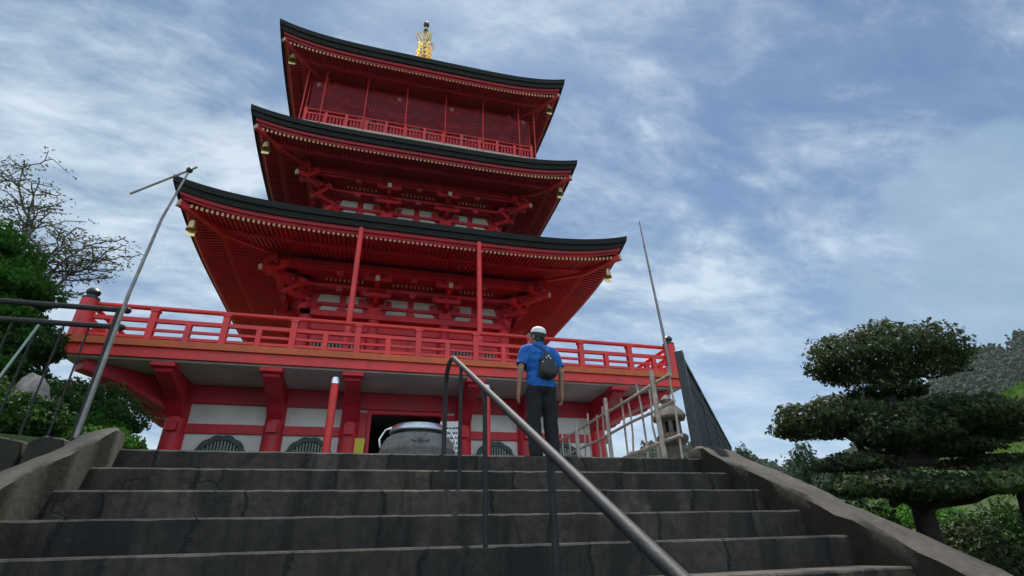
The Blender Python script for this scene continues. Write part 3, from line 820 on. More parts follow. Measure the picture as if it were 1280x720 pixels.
def roof(RR, ze, rise, bb, rt, zt, thick=.33, sp=.125, curve=1.5):
    """one roof: shingled top, layered edge, boards and two tiers of rafters; RR half width, ze edge height"""
    L = RR - bb
    def lift(x, d):
        return rise * min(1.25, abs(x / RR)) ** 4.5 * max(0., 1 - d / (L * 1.15)) ** 1.3
    nu, ns = 48, 14
    us = [math.sin((i / nu * 2 - 1) * PI / 2) * .35 + (i / nu * 2 - 1) * .65 for i in range(nu + 1)]
    edge = MB(); edge2 = MB(); top = MB(); board = MB(); soff = MB(); kio = MB()
    def strip(mb, rings):
        n = len(rings[0]); base = len(mb.v)
        for r_ in rings: mb.v += r_
        for a in range(len(rings) - 1):
            for i in range(n - 1):
                mb.f.append((base + a * n + i, base + a * n + i + 1, base + (a + 1) * n + i + 1, base + (a + 1) * n + i)); mb.mi.append(0)
    def ring(d, dz): return [(u * (RR - d), -(RR - d), ze + lift(u * RR, d * .6) + dz) for u in us]
    rings = []
    for k in range(ns + 1):
        s = k / ns; h = RR + (rt - RR) * s
        rings.append([(u * h, -h, ze + (zt - ze) * (.62 * s + .38 * s ** 2.2) + rise * abs(u) ** 4.5 * (1 - s) ** 2.2) for u in us])
    strip(top, rings)
    t1 = thick * .52
    strip(edge, [ring(0, 0.), ring(.02, -t1), ring(.09, -t1)])
    strip(edge2, [ring(.075, -t1 + .01), ring(.10, -thick), ring(.2, -thick)])
    # red boards stepping in below the shingle edge
    strip(board, [ring(.17, -thick + .02), ring(.20, -thick - .09), ring(.27, -thick - .095), ring(.30, -thick - .165), ring(.36, -thick - .165)])
    d1, d2, d3 = L * .335, L * .72, L
    sl1, sl2 = .17, .26
    zs1 = lambda d: ze - thick - .14 + sl1 * (d - .3)
    zk = zs1(d1) - .10
    zs2 = lambda d: zk + sl2 * (d - d1)
    def under(d, zfun): return [(u * (RR - d), -(RR - d), zfun(d) + lift(u * (RR - d), d)) for u in us]
    strip(soff, [under(.32, zs1), under(d1 * .6, zs1), under(d1 + .05, zs1)])
    strip(soff, [under(d1 - .02, zs2), under((d1 + d3) / 2, zs2), under(d3 + .1, zs2)])
    strip(kio, [under(d1 - .08, lambda d: zs1(d) - .0), under(d1 - .08, lambda d: zk - .06), under(d1 + .06, lambda d: zk - .06), under(d1 + .06, lambda d: zk + .05)])
    raf = MB(); raf2 = MB()
    n = int((RR - .34) / sp)
    for i in range(-n, n + 1):
        x = i * sp; lim = RR - abs(x) - .05
        w, h = .058, .085
        def bar(mb, a, c, zf):
            c = min(c, lim)
            if c - a < .05: return
            k = 3 if c - a > .5 else 1
            P = [(x, -(RR - (a + (c - a) * j / k)), zf(a + (c - a) * j / k) + lift(x, a + (c - a) * j / k) - h / 2) for j in range(k + 1)]
            for p, q in zip(P[:-1], P[1:]): mb.beam(p, q, w, h)
        bar(raf, .33, d1 + .02, zs1); bar(raf2, d1 - .04, d3, zs2)
        if .35 < lim:
            p = (x, -(RR - .326), zs1(.326) + lift(x, .326) - h / 2)
            for k in range(4):
                rot = Matrix.Rotation(k * PI / 2, 3, 'Z'); one = k == 0 and ze < 9
                mb = MB() if one else TIPS
                mb.beam(rot @ Vector(p), rot @ Vector((x, p[1] - .012, p[2] - .002)), w + .004, h + .004)
                if one: mb.build('rafter_tip', M['gold_paint'], pag)
    parts = [(top, 'roof_slope', M['roof']), (edge, 'roof_edge', M['roof']), (edge2, 'roof_edge_lower', M['roof_edge']), (board, 'eave_board', M['red_deep']),
             (soff, 'eave_soffit', M['red_deep']), (kio, 'eave_batten', M['red_deep']), (raf, 'flying_rafters', M['red_deep']), (raf2, 'base_rafters', M['red_deep'])]
    for mb, nm, mt in parts:
        o = mb.build(nm, mt, pag, smooth=nm.startswith('roof')); four(o)
    # hip rafters out to the four corners
    hp = MB(); P = []
    for d in (.24, .7, d1, d2, d3 + .2):
        z = (zs1(d) if d < d1 else zs2(d)) + lift(RR - d, d) - .11
        P.append((-(RR - d), -(RR - d), z))
    for p, q in zip(P[:-1], P[1:]): hp.beam(p, q, .12, .17)
    ho = hp.build('hip_rafter', M['red'], pag, bevel=.01)
    c = MB(); c.beam(P[0], (P[0][0] - .03, P[0][1] - .03, P[0][2] + .004), .125, .175); c.build('hip_end', M['cream'], ho)
    for k in (1, 2, 3):
        q = copy_tree(ho, pag); q.rotation_euler = (0, 0, k * PI / 2)
    return Vector(P[0]) * .30 + Vector(P[1]) * .70 - Vector((0, 0, .11))

def bell(pos, label):
    """wind bell hung under a roof corner: hook, bell, wind plate"""
    t = empty('wind_bell', pos, label, 'bell', 'gilded wind bells under the roof corners'); t.scale = (1.3, 1.3, 1.2)
    b = MB(); b.tube([(0, 0, 0), (0, 0, -.10)], .009, 6); b.build('hook', M['darkmetal'], t)
    b = MB(); b.lathe([(.02, -.09), (.055, -.10), (.07, -.14), (.08, -.26), (.105, -.33), (.098, -.335), (.07, -.26), (.05, -.12)], n=18, caps=False)
    b.build('bell_body', M['gold'], t, smooth=True)
    b = MB(); b.tube([(0, 0, -.2), (0, 0, -.42)], .007, 6); b.box((0, 0, -.44), (.16, .012, .07)); b.build('wind_plate', M['gold'], t)

lv = [dict(RR=6.37, ze=7.42, rise=.48, bb=3.1, rt=2.9, zt=9.3), dict(RR=5.42, ze=11.28, rise=.36, bb=2.9, rt=2.85, zt=12.25), dict(RR=5.32, ze=15.46, rise=.46, bb=2.8, rt=.42, zt=19.4, thick=.37)]
names = ('lowest', 'middle', 'top')
storey_wall(3.1, 3.2, 5.86)
bracket_zone(3.1, 5.86, 1.0)
storey_wall(2.9, 8.8, 9.68, False)
bracket_zone(2.9, 9.68, .85)
storey_wall(2.8, 12.45, 13.86, False)
bracket_zone(2.8, 13.86, .85)
for d, nm in zip(lv, names):
    cp = roof(**d)
    for sx, where in ((1, 'antenna pole side'), (-1, 'clipped tree side')):
        p = Vector((cp.x * sx, cp.y, cp.z)) + Vector((PX, PY, 0))
        side = 'left' if sx > 0 else 'right'
        bell(p, f'small gilded wind bell under the {side} front corner of the {nm} roof')

tag(TIPS.build('rafter_tips', M['gold_paint'], pag), kind='stuff')
tag(ENDS.build('ceiling_rafter_ends', M['cream'], pag), kind='stuff')

def top_balcony():
    H = 4.2; zf = 12.43
    b = MB(); b.bounds(-H, H, -H, H, zf - .16, zf); b.build('gallery_floor', M['red_deep'], pag)
    for k in range(4):
        b = MB(); b.bounds(-H - .04, H + .04, -H - .05, -H + .02, zf - .06, zf + .045); o = b.build('gallery_edge', M['cream'], pag); o.rotation_euler = (0, 0, k * PI / 2)
    b = MB(); b.bounds(-3.4, 3.4, -3.4, 3.4, 11.9, zf - .16); b.build('gallery_base', M['red_deep'], pag)
    for k in range(4):
        y = -H + .08
        b = MB(); b.tube([(-H, y, zf + .70), (H, y, zf + .70)], .032, 8); ro = b.build('gallery_railing', M['red_pole'], pag); ro.rotation_euler = (0, 0, k * PI / 2)
        for z in (.50, .12):
            b = MB(); b.bounds(-H + .05, H - .05, y - .03, y + .03, zf + z - .03, zf + z + .03); b.build('rail', M['red_pole'], ro)
        for i in range(-6, 7):
            x = i * H / 6 * .985; b = MB(); b.bounds(x - .045, x + .045, y - .045, y + .045, zf + .045, zf + (.70 if i % 2 == 0 else .62)); b.build('post', M['red_pole'], ro)
        b = MB()
        for i in range(72):
            x = -H + .1 + (2 * H - .2) * i / 71
            if i % 6:
                if k == 0: b = MB()
                b.bounds(x - .028, x + .028, y - .012, y + .012, zf + .15, zf + .47)
                if k == 0: b.build('baluster', M['red'], ro)
        if k: tag(b.build('balusters', M['red'], ro), kind='stuff')
    for k in range(4):
        for x in (-3.63, -2.18, -.73, .73, 2.18, 3.63, 4.26):
            b = MB(); b.tube([(x, -4.26, zf), (x, -4.26, 15.02)], .021, 6)
            o = b.build('gallery_pole', M['red_pole'], pag, smooth=True); o.rotation_euler = (0, 0, k * PI / 2)
    for k in range(4):
        b = MB(); b.add([(-4.08, -4.08, zf + .05), (4.08, -4.08, zf + .05), (4.08, -4.08, 14.55), (-4.08, -4.08, 14.55)], [(0, 1, 2, 3)])
        o = b.build('bird_net', M['net'], pag); o.rotation_euler = (0, 0, k * PI / 2)
    # netting frames behind the poles, wide dark screens
    for k in range(4):
        b = MB()
        for i in range(-3, 4):
            b.bounds(i * .80 - .03, i * .80 + .03, -2.93, -2.85, zf, 13.68)
        for z in (12.9, 13.3): b.bounds(-2.8, 2.8, -2.925, -2.86, z, z + .05)
        o = b.build('screen_frame', M['red'], pag); o.rotation_euler = (0, 0, k * PI / 2)
top_balcony()

def finial():
    b = MB(); b.lathe([(.09, 19.2), (.085, 22), (.06, 24), (.035, 24.9)], n=12); m = b.build('finial', M['gold'], pag, smooth=True)
    b = MB(); b.bounds(-.5, .5, -.5, .5, 19.25, 19.75); b.bounds(-.58, .58, -.58, .58, 19.75, 19.85); b.build('finial_base', M['darkmetal'], m, bevel=.02)
    b = MB(); b.lathe([(.46, 19.85), (.44, 20.05), (.30, 20.25), (.14, 20.32), (.3, 20.5), (.34, 20.6), (.1, 20.62)], n=20, caps=False); b.build('lotus_bowl', M['gold'], m, smooth=True)
    for i in range(7):
        z = 20.85 + i * .33; r = .43 - i * .012
        b = MB(); n = 24
        prof = [(r + .03, z - .045), (r + .04, z), (r + .03, z + .045), (r - .03, z + .04), (r - .03, z - .04)]
        b.lathe(prof + [prof[0]], n=n, caps=False)
        for k in range(4):
            t = k * PI / 2 + .4; b.beam((.05 * math.cos(t), .05 * math.sin(t), z), (r * math.cos(t), r * math.sin(t), z), .04, .05)
        b.lathe([(.12, z - .07), (.12, z + .07)], n=12)
        b.build('finial_ring', M['gold'], m, smooth=True)
    # openwork water-flame fins
    b = MB()
    for k in range(4):
        t = k * PI / 2 + .5; c, s = math.cos(t), math.sin(t)
        for pts in ([(.06, 23.0), (.36, 23.02), (.55, 23.25), (.52, 23.6), (.38, 23.42)], [(.06, 23.2), (.28, 23.35), (.40, 23.62), (.30, 23.85)], [(.05, 23.45), (.16, 23.7), (.18, 23.95), (.07, 24.1)]):
            b.tube([(p[0] * c, p[0] * s, p[1]) for p in pts], [.05, .05, .045, .04, .03][:len(pts)], 6)
    b.build('flame_fin', M['gold'], m, smooth=True)
    b = MB(); b.ball((0, 0, 24.2), (.14, .14, .12)); b.build('dragon_wheel', M['patina'], m, smooth=True)
    b = MB(); b.ball((0, 0, 24.72), (.165, .165, .17)); b.lathe([(.10, 24.83), (.05, 24.93), (0, 25.02)], n=12, caps=False); b.build('jewel', M['patina'], m, smooth=True)
finial()

# ------------------------------------------------------------------ metal work, poles and fences
def handrail():
    t = empty('handrail', (.80, 0, 0), 'grey steel pipe handrail running down the middle of the stone steps', 'handrail')
    sl = .508
    b = MB()
    pts = [(0, 5.46, .30), (0, 5.47, .78), (0, 5.40, .90), (0, 5.25, .965), (0, 5.08, .955), (0, 4.94, .905)]
    P = [(0, y, .905 - (4.94 - y) * sl) for y in (4.4, 3.4, 2.4, 1.4, .6, -.4, -1.2)]
    b.tube(pts + P, .024, 14, caps=True); b.build('rail', M['pipe'], t, smooth=True)
    for y in (4.52, 3.52, 2.22, 1.05, -.1):
        k = math.floor((Y0 - y) / TREAD) + 1
        zb = -k * RISE
        b = MB(); b.tube([(0, y, zb), (0, y, .905 - (4.94 - y) * sl - .01)], .0165, 12)
        b.build('post', M['pipe'], t, smooth=True)
    b = MB(); b.tube([(0, 5.46, 0), (0, 5.46, .32)], .024, 12); b.build('post', M['pipe'], t, smooth=True)
handrail()

def pipe_fence():
    t = empty('pipe_fence', (-2.46, 5.42, .05), 'grey pipe fence of two rails with thin balusters above the garden bank', 'fence')
    for z, x1 in ((1.31, -9.), (1.13, -9.)):
        b = MB(); b.tube([(.06, 0, z), (x1, 0, z)], .027, 12); b.ball((.06, 0, z), .034); b.build('rail', M['pipe'], t, smooth=True)
    for x in (0, -1.95, -3.9):
        b = MB(); b.tube([(x, 0, -.1), (x, 0, 1.30)], .033, 12); b.build('post', M['pipe'], t, smooth=True)
    for i in range(1, 19):
        x = -i * .205
        if abs((i * .205) % 1.95) < .06: continue
        b = MB(); b.tube([(x, 0, .0), (x, 0, 1.13)], .0085, 8); b.build('baluster', M['pipe'], t, smooth=True)
pipe_fence()
def stake():
    b = MB(); b.tube([(-3.28, 5.36, .08), (-3.02, 5.34, 1.12)], .011, 8)
    tag(b.build('garden_stake', M['stake'], smooth=True), 'pale green slanting garden stake leaning on the grey pipe fence', 'stake')
M['stake'] = plain('pale_green_stake', (.30, .42, .34), .45, .2, 8)
stake()

def slim_pole(pts, rad, label, bar=None):
    t = empty('slim_pole', pts[0], label, 'pole', 'slim poles at the two sides of the pagoda front')
    o0 = Vector(pts[0]); b = MB(); b.tube([Vector(p) - o0 for p in pts], rad, 10)
    for q in (.35, .62, .88):
        p = Vector(pts[0]).lerp(Vector(pts[-1]), q) - o0; 
    b.build('shaft', M['pole'], t, smooth=True)
    if bar:
        b = MB(); b.tube([Vector(p) - o0 for p in bar], .012, 8); b.build('crossbar', M['pole'], t, smooth=True)
        b = MB(); b.ball(Vector(pts[-1]) - o0, .035); b.build('clamp', M['darkmetal'], t, smooth=True)
    else:
        b = MB(); b.tube([Vector(pts[-2]) - o0 + Vector((0, 0, -.05)), Vector(pts[-2]) - o0 + Vector((0, 0, .05))], .026, 8); b.build('joint', M['darkmetal'], t, smooth=True)
M['pole'] = plain('weathered_grey_pole', (.26, .245, .235), .5, .35, 11, metal=.2)
slim_pole([(-2.40, 5.30, .10), (-2.385, 5.30, 1.5), (-2.33, 5.30, 2.4), (-2.225, 5.30, 3.08)], [.019, .017, .014, .010], 'thin grey pole with a slanting crossbar rising beside the grey pipe fence', [(-2.70, 5.30, 2.66), (-2.225, 5.30, 3.08), (-2.16, 5.30, 3.14)])
slim_pole([(7.72, 11.50, 3.20), (7.66, 11.44, 4.4), (7.48, 11.34, 7.1), (7.44, 11.32, 8.0)], [.045, .040, .026, .014], 'thin grey rod without crossbar rising from the balcony corner nearest the dark picket fence')

def bamboo_fence():
    t = empty('bamboo_fence', (3.50, 5.2, 0), 'pale weathered bamboo fence with uneven pickets along the terrace edge', 'fence')
    g = random.Random(9)
    for z0, z1 in ((.98, .93), (.66, .60), (.26, .20)):
        b = MB(); P = [(g.gauss(0, .006), .02 + i * .55, z0 + (z1 - z0) * i / 8 + g.gauss(0, .008)) for i in range(9)]
        b.tube(P, .021, 8); b.build('rail', M['bamboo'], t, smooth=True)
    for y, h, r in ((.10, 1.10, .014), (.62, 1.02, .015), (.88, 1.12, .015), (1.20, .99, .014), (1.42, 1.05, .016), (2.06, 1.10, .015), (2.30, 1.03, .014), (2.62, 1.13, .015), (2.84, .98, .015), (3.2, 1.06, .015), (3.5, 1.0, .015), (3.85, 1.08, .015), (4.15, 1.02, .015)):
        b = MB(); P = [(.03 + g.gauss(0, .008), y + g.gauss(0, .012), h * i / 4 * 1.) for i in range(5)]
        b.tube(P, [r * 1.05, r, r, r * .95, r * .9], 8); b.build('picket', M['bamboo'], t, smooth=True)
    for y, h in ((.40, 1.15), (1.80, 1.16), (3.0, 1.12), (4.35, 1.1)):
        b = MB(); b.tube([(-.03, y, 0), (-.03, y, h)], [.034, .031], 10); b.build('post', M['bamboo'], t, smooth=True)
bamboo_fence()

def picket_fence():
    p0 = Vector((3.90, 5.55, 0)); p1 = Vector((9.3, 11.78, 0)); d = (p1 - p0); L = d.length; rz = math.atan2(d.y, d.x)
    t = empty('picket_fence', p0, 'tall dark metal picket fence running back from the stair head', 'fence', rz=rz)
    for z, w, h in ((1.38, .07, .06), (1.12, .04, .035), (.12, .05, .05)):
        b = MB(); b.bounds(0, L, -w / 2, w / 2, z - h / 2, z + h / 2); b.build('rail', M['darkmetal'], t, bevel=.006)
    for x in (0, .095):
        b = MB(); b.bounds(x - .038, x + .038, -.05, .05, 0, 1.43); b.build('post', M['darkmetal'], t, bevel=.008)
    for i in range(4):
        x = 2. * (i + 1)
        b = MB(); b.bounds(x - .035, x + .035, -.035, .035, 0, 1.42); b.build('post', M['darkmetal'], t, bevel=.008)
    n = int((L - .3) / .135)
    for i in range(n):
        x = .26 + i * .135
        b = MB(); b.bounds(x - .016, x + .016, -.012, .012, .1, 1.36); b.build('picket', M['darkmetal'], t)
picket_fence()

def red_posts():
    for x, lab in ((PX - 1.73, 'short bright red post with a silver cap in front of the yellow notice'), (PX + 1.55, 'short bright red post with a silver cap beside the round urn')):
        y = 11.05
        t = empty('red_post', (x, y, 0), lab, 'post', 'short red posts with silver caps')
        b = MB(); b.lathe([(.085, 0), (.08, 2.36)], n=18); b.build('shaft', M['red_pole'], t, smooth=True)
        b = MB(); b.lathe([(.088, 2.36), (.09, 2.42), (.07, 2.50), (.0, 2.53)], n=18, caps=False); b.build('cap', M['steel'], t, smooth=True)
    for x in (-1.66, 1.60):
        b = MB(); b.tube([(x, -6.42, 3.19), (x, -6.28, 7.02)], [.075, .068], 14); b.build('eave_prop', M['red_pole'], pag, smooth=True)
red_posts()

# ------------------------------------------------------------------ things at the doorway
def urn():
    t = empty('incense_urn', (.92, 9.5, 0), 'large grey round incense urn with a shiny rim standing before the dark doorway', 'urn'); t.scale = (.97, .97, .93)
    b = MB(); b.lathe([(.30, .12), (.42, .20), (.58, .42), (.67, .68), (.675, .74), (.69, .76), (.69, .80), (.67, .82), (.65, .92), (.58, 1.03), (.51, 1.08), (.45, 1.09), (.44, 1.05)], n=48, caps=False)
    b.build('bowl', M['urn'], t, smooth=True)
    b = MB(); b.lathe([(.445, 1.06), (.445, 1.15)], n=48, caps=False); b.build('neck', M['darkmetal'], t, smooth=True)
    b = MB(); b.lathe([(.44, 1.135), (.53, 1.14), (.535, 1.16), (.485, 1.26), (.46, 1.275), (.43, 1.25), (.42, 1.1), (.3, 1.06), (0, 1.05)], n=48, caps=False); b.build('rim', M['steel'], t, smooth=True)
    for s in (-1, 1):
        b = MB(); b.tube([(s * .49, 0, 1.25), (s * .60, 0, 1.20), (s * .70, 0, 1.02), (s * .67, 0, .86)], .018, 8); b.build('handle', M['steel'], t, smooth=True)
    for k in range(3):
        a = -PI / 2 + k * 2 * PI / 3 + .5; b = MB(); b.tube([(.36 * math.cos(a), .36 * math.sin(a), .3), (.5 * math.cos(a), .5 * math.sin(a), .12), (.46 * math.cos(a), .46 * math.sin(a), 0)], [.09, .07, .08], 10); b.build('foot', M['urn'], t, smooth=True)
    # small flower crest in relief on the front
    b = MB()
    def on(x, z, o=.006):
        r = .665 if z < .92 else .65
        th = x / r + math.radians(-92); return Vector(((r + o) * math.cos(th), (r + o) * math.sin(th), z))
    for q in range(8):
        a = q * PI / 4
        b.tube([on(.018 * math.cos(a), .895 + .018 * math.sin(a)), on(.045 * math.cos(a), .895 + .040 * math.sin(a)), on(.062 * math.cos(a), .895 + .052 * math.sin(a))], [.008, .014, .006], 6)
    for s in (-1, 1):
        b.tube([on(s * .08, .885), on(s * .13, .90), on(s * .17, .925)], [.012, .015, .004], 6)
    b.ball(on(0, .895), .016, 8, 6)
    b.build('crest', M['lantern'], t, smooth=True)
urn()

def signs():
    t = empty('notice', (-.22, 13.06, 1.18), 'plain yellow notice board on the red panel left of the doorway', 'sign')
    b = MB(); b.bounds(-.19, .19, -.02, .01, 0, .47); o = b.build('board', M['yellow'], t, bevel=.006); t.rotation_euler = (0, R(4), R(-6))
    t = empty('information_board', (1.93, 12.2, 0), 'small white information board with dark lines of text right of the urn', 'sign', rz=R(-14))
    b = MB(); b.bounds(-.25, .25, -.02, .02, 1.0, 1.92); b.build('board', M['white_board'], t, bevel=.008)
    g = random.Random(2)
    for i in range(6):
        b = MB(); z = 1.76 - i * .115; x = -.20
        while x < .17:
            w = g.uniform(.03, .07); b.bounds(x, min(x + w, .2), -.024, -.021, z - .022, z + .018); x += w + .014
        b.build('text_line', M['ink'], t)
    for s in (-1, 1):
        b = MB(); b.bounds(s * .21 - .022, s * .21 + .022, .022, .06, 0, 1.8); b.build('leg', M['darkmetal'], t)
signs()

def stone_lantern():
    t = empty('stone_lantern', (5.30, 8.2, 0), 'old grey stone lantern with a wide cap behind the bamboo fence', 'lantern')
    def part(nm, mb, **k): return mb.build(nm, M['lantern'], t, smooth=True, **k)
    b = MB(); b.lathe([(.30, 0), (.30, .08), (.24, .12), (.20, .18)], n=18); part('base', b)
    b = MB(); b.lathe([(.125, .16), (.112, .40), (.125, .50), (.112, .60), (.14, .72)], n=16); part('shaft', b)
    b = MB(); b.lathe([(.15, .70), (.27, .78), (.285, .84), (.26, .88), (.17, .90)], n=18); part('platform', b)
    b = MB()
    for k in range(6):
        a = k * PI / 3; b.bounds(0, 0.001, 0, .001, 0, .001) if False else None
        b.box((.155 * math.cos(a), .155 * math.sin(a), 1.02), (.07, .07, .27), Matrix.Rotation(a, 3, 'Z'))
    b.lathe([(.18, .89), (.18, .92)], n=12); b.lathe([(.18, 1.13), (.19, 1.17)], n=12); part('fire_box', b)
    b = MB(); b.lathe([(.09, .90), (.09, 1.15)], n=10); b.build('inner_core', M['dark'], t)
    b = MB(); b.lathe([(.20, 1.14), (.31, 1.16), (.335, 1.20), (.27, 1.30), (.17, 1.40), (.10, 1.46)], n=6); part('cap', b)
    b = MB(); b.lathe([(.07, 1.44), (.10, 1.48), (.105, 1.53), (.06, 1.59), (.0, 1.63)], n=14, caps=False); part('jewel', b)
stone_lantern()

# ------------------------------------------------------------------ person
def remesh(mb, name, mat, parent, voxel, smooth_it=6, cut=None, noise_amp=0.):
    o = mb.build(name, mat, None)
    m = o.modifiers.new('r', 'REMESH'); m.mode = 'VOXEL'; m.voxel_size = voxel
    s = o.modifiers.new('s', 'SMOOTH'); s.factor = .5; s.iterations = smooth_it
    bpy.context.view_layer.update()
    dg = bpy.context.evaluated_depsgraph_get()
    me = bpy.data.meshes.new_from_object(o.evaluated_get(dg)); o.modifiers.clear(); old = o.data; o.data = me; bpy.data.meshes.remove(old)
    if cut:
        bm = bmesh.new(); bm.from_mesh(me)
        for co, no in cut:
            bmesh.ops.bisect_plane(bm, geom=bm.verts[:] + bm.edges[:] + bm.faces[:], plane_co=co, plane_no=no, clear_outer=True)
        bm.to_mesh(me); bm.free()
    if noise_amp:
        n = len(me.vertices); c = np.empty(n * 3); me.vertices.foreach_get('co', c); c = c.reshape(-1, 3)
        nr = np.empty(n * 3); me.vertex_normals.foreach_get('vector', nr); nr = nr.reshape(-1, 3)
        d = np.sin(c[:, 2] * 38 + 3 * np.sin(c[:, 0] * 17) + 2 * c[:, 1] * 9) * .5 + np.sin(c[:, 2] * 19 - c[:, 0] * 23 + 1.3) * .5
        c = c + nr * (d * noise_amp)[:, None]; me.vertices.foreach_set('co', c.reshape(-1)); me.update()
    me.materials.clear(); me.materials.append(mat)
    me.polygons.foreach_set('use_smooth', [True] * len(me.polygons))
    o.parent = parent
    return o

def cap(mb, p0, p1, r0, r1, n=14):
    """tapered limb segment with rounded ends"""
    p0, p1 = Vector(p0), Vector(p1); d = (p1 - p0).normalized(); P = []; rr = []
    for a in (0.06, .4, .75): P.append(p0 - d * r0 * math.cos(a * PI / 2)); rr.append(max(.001, r0 * math.sin(a * PI / 2)))
    P.append(p0); rr.append(r0); P.append(p1); rr.append(r1)
    for a in (.75, .4, .06): P.append(p1 + d * r1 * math.cos(a * PI / 2)); rr.append(max(.001, r1 * math.sin(a * PI / 2)))
    mb.tube(P, rr, n)

def person():
    t = empty('person', (2.0, 5.74, 0), 'man seen from behind in a blue short sleeved shirt, black trousers and a white cap', 'person', rz=R(4))
    RL = [(-.105, -.01), (.115, .02)]
    b = MB()
    # head turned left and tipped up towards the roofs
    H = Matrix.Rotation(R(28), 3, 'Z') @ Matrix.Rotation(R(14), 3, 'X'); hc = Vector((0, .015, 1.555))
    hp = lambda x, y, z: hc + H @ Vector((x, y, z))
    b.ball(hp(0, -.012, .02), (.076, .094, .098), 20, 14); cap(b, hp(0, .04, -.03), hp(0, .055, -.085), .058, .036)
    cap(b, hp(0, .088, .0), hp(0, .108, -.032), .010, .015)           # nose
    b.ball(hp(0, .088, -.066), (.024, .014, .010)); 
    for s in (-1, 1):
        b.ball(hp(s * .078, -.005, -.012), (.012, .022, .034)); b.ball(hp(s * .033, .078, -.035), (.024, .022, .02))
    cap(b, (0, -.02, 1.37), (0, .005, 1.50), .062, .056)
    # trunk
    for z, rx, ry in ((.95, .155, .105), (1.05, .145, .10), (1.18, .155, .105), (1.29, .165, .105)): b.ball((0, -.005, z), (rx, ry, .12), 20, 10)
    cap(b, (-.15, -.01, 1.365), (.15, -.01, 1.365), .062, .062)
    arms = []
    for s, el, wr, fw in ((-1, (-.268, -.045, 1.10), (-.278, .035, .855), (-.276, .075, .72)), (1, (.272, -.05, 1.095), (.292, .02, .845), (.292, .055, .71))):
        sh = (s * .195, -.012, 1.355)
        cap(b, sh, el, .052, .040); cap(b, el, wr, .041, .027)
        W = Vector(wr); F = Vector(fw); d = (F - W).normalized()
        pc = W + d * .062; side = Vector((0, 1, 0)) - d * d.y; side.normalize(); inn = d.cross(side) * (1 if s > 0 else -1)
        cap(b, W + side * .012, pc + side * .022, .022, .016); cap(b, W - side * .012, pc - side * .022, .022, .016); cap(b, W, pc, .022, .017)
        for k, (o_, ln) in enumerate(((.030, .068), (.010, .078), (-.010, .073), (-.029, .058))):
            a0 = pc + side * o_ + d * .018; a1 = a0 + d * ln * .55; a2 = a1 + (d * .8 - inn * .35).normalized() * ln * .5
            cap(b, a0, a1, .0098, .009, 10); cap(b, a1, a2, .009, .0078, 10)
        th0 = W + side * .022 + d * .02; th1 = th0 + (side * .75 + d).normalized() * .042; th2 = th1 + (d - inn * .3).normalized() * .034
        cap(b, th0, th1, .014, .011, 10); cap(b, th1, th2, .011, .009, 10)
    for s, (ax, ay) in zip((-1, 1), RL):
        cap(b, (s * .085, -.005, .90), (ax * .98, ay + .012, .48), .082, .052); cap(b, (ax * .98, ay + .012, .48), (ax, ay - .02, .09), .055, .036)
        cap(b, (ax, ay - .03, .05), (ax + s * .02, ay + .13, .035), .034, .03)
    remesh(b, 'body', M['skin'], t, .0058, 3)
    # shirt: loose, over the trousers, sleeves to above the elbow
    b = MB()
    for z, rx, ry in ((.84, .196, .145), (.93, .196, .146), (1.02, .190, .142), (1.12, .190, .140), (1.22, .196, .138), (1.30, .20, .132)): b.ball((0, -.008, z), (rx, ry, .11), 24, 10)
    cap(b, (-.135, -.012, 1.355), (.135, -.012, 1.355), .083, .083); cap(b, (0, -.018, 1.37), (0, -.006, 1.44), .082, .068)
    for s, el in ((-1, (-.268, -.045, 1.10)), (1, (.272, -.05, 1.095))):
        sh = Vector((s * .185, -.012, 1.345)); e = Vector(el); cap(b, sh, sh.lerp(e, .95), .078, .074)
    cuts = [((0, 0, .875), (0, 0, -1)), ((0, -.0, 1.445), (0, -.25, 1))]
    so = remesh(b, 'shirt', M['shirt'], t, .010, 5, cuts, .0045)
    bm = bmesh.new(); bm.from_mesh(so.data)
    for s, el in ((-1, (-.268, -.045, 1.10)), (1, (.272, -.05, 1.095))):
        sh = Vector((s * .185, -.012, 1.345)); e = Vector(el); d = (e - sh).normalized(); co = sh.lerp(e, .84)
        vs = [v for v in bm.verts if (v.co - co).dot(d) > 0 and v.co.x * s > .215 - .0 and v.co.z < 1.2]
        bmesh.ops.delete(bm, geom=vs, context='VERTS')
    bm.to_mesh(so.data); bm.free()
    # collar
    b = MB(); b.lathe([(.073, 1.405), (.078, 1.44), (.070, 1.468), (.064, 1.465), (.066, 1.42)], (0, -.006, 0), 24, caps=False); b.build('collar', M['shirt'], t, smooth=True)
    # trousers
    b = MB(); b.ball((0, -.005, .93), (.175, .125, .12), 22, 10); b.ball((0, -.02, .87), (.170, .125, .10), 22, 10)
    for s, (ax, ay) in zip((-1, 1), RL):
        cap(b, (s * .092, -.005, .86), (ax * 1.08, ay + .015, .48), .110, .092); cap(b, (ax * 1.08, ay + .015, .48), (ax * 1.05, ay - .015, .10), .092, .082)
    remesh(b, 'trousers', M['trouser'], t, .010, 5, [((0, 0, .055), (0, 0, -1)), ((0, 0, 1.0), (0, 0, 1))], .006)
    for s, (ax, ay) in zip((-1, 1), RL):
        b = MB(); cap(b, (ax, ay - .04, .050), (ax + s * .025, ay + .16, .042), .045, .040); cap(b, (ax, ay - .03, .08), (ax, ay - .02, .12), .045, .043)
        remesh(b, 'shoe', M['shoe'], t, .008, 3, [((0, 0, .018), (0, 0, -1))])
        b = MB(); b.prism([(ax + s * .0 - .048, ay - .09), (ax + .048, ay - .09), (ax + .055 + s * .02, ay + .1), (ax + .04 + s * .03, ay + .205), (ax - .035 + s * .03, ay + .205), (ax - .055 + s * .02, ay + .1)], .0, .022, 'z'); b.build('shoe_sole', M['cream'], t, bevel=.006)
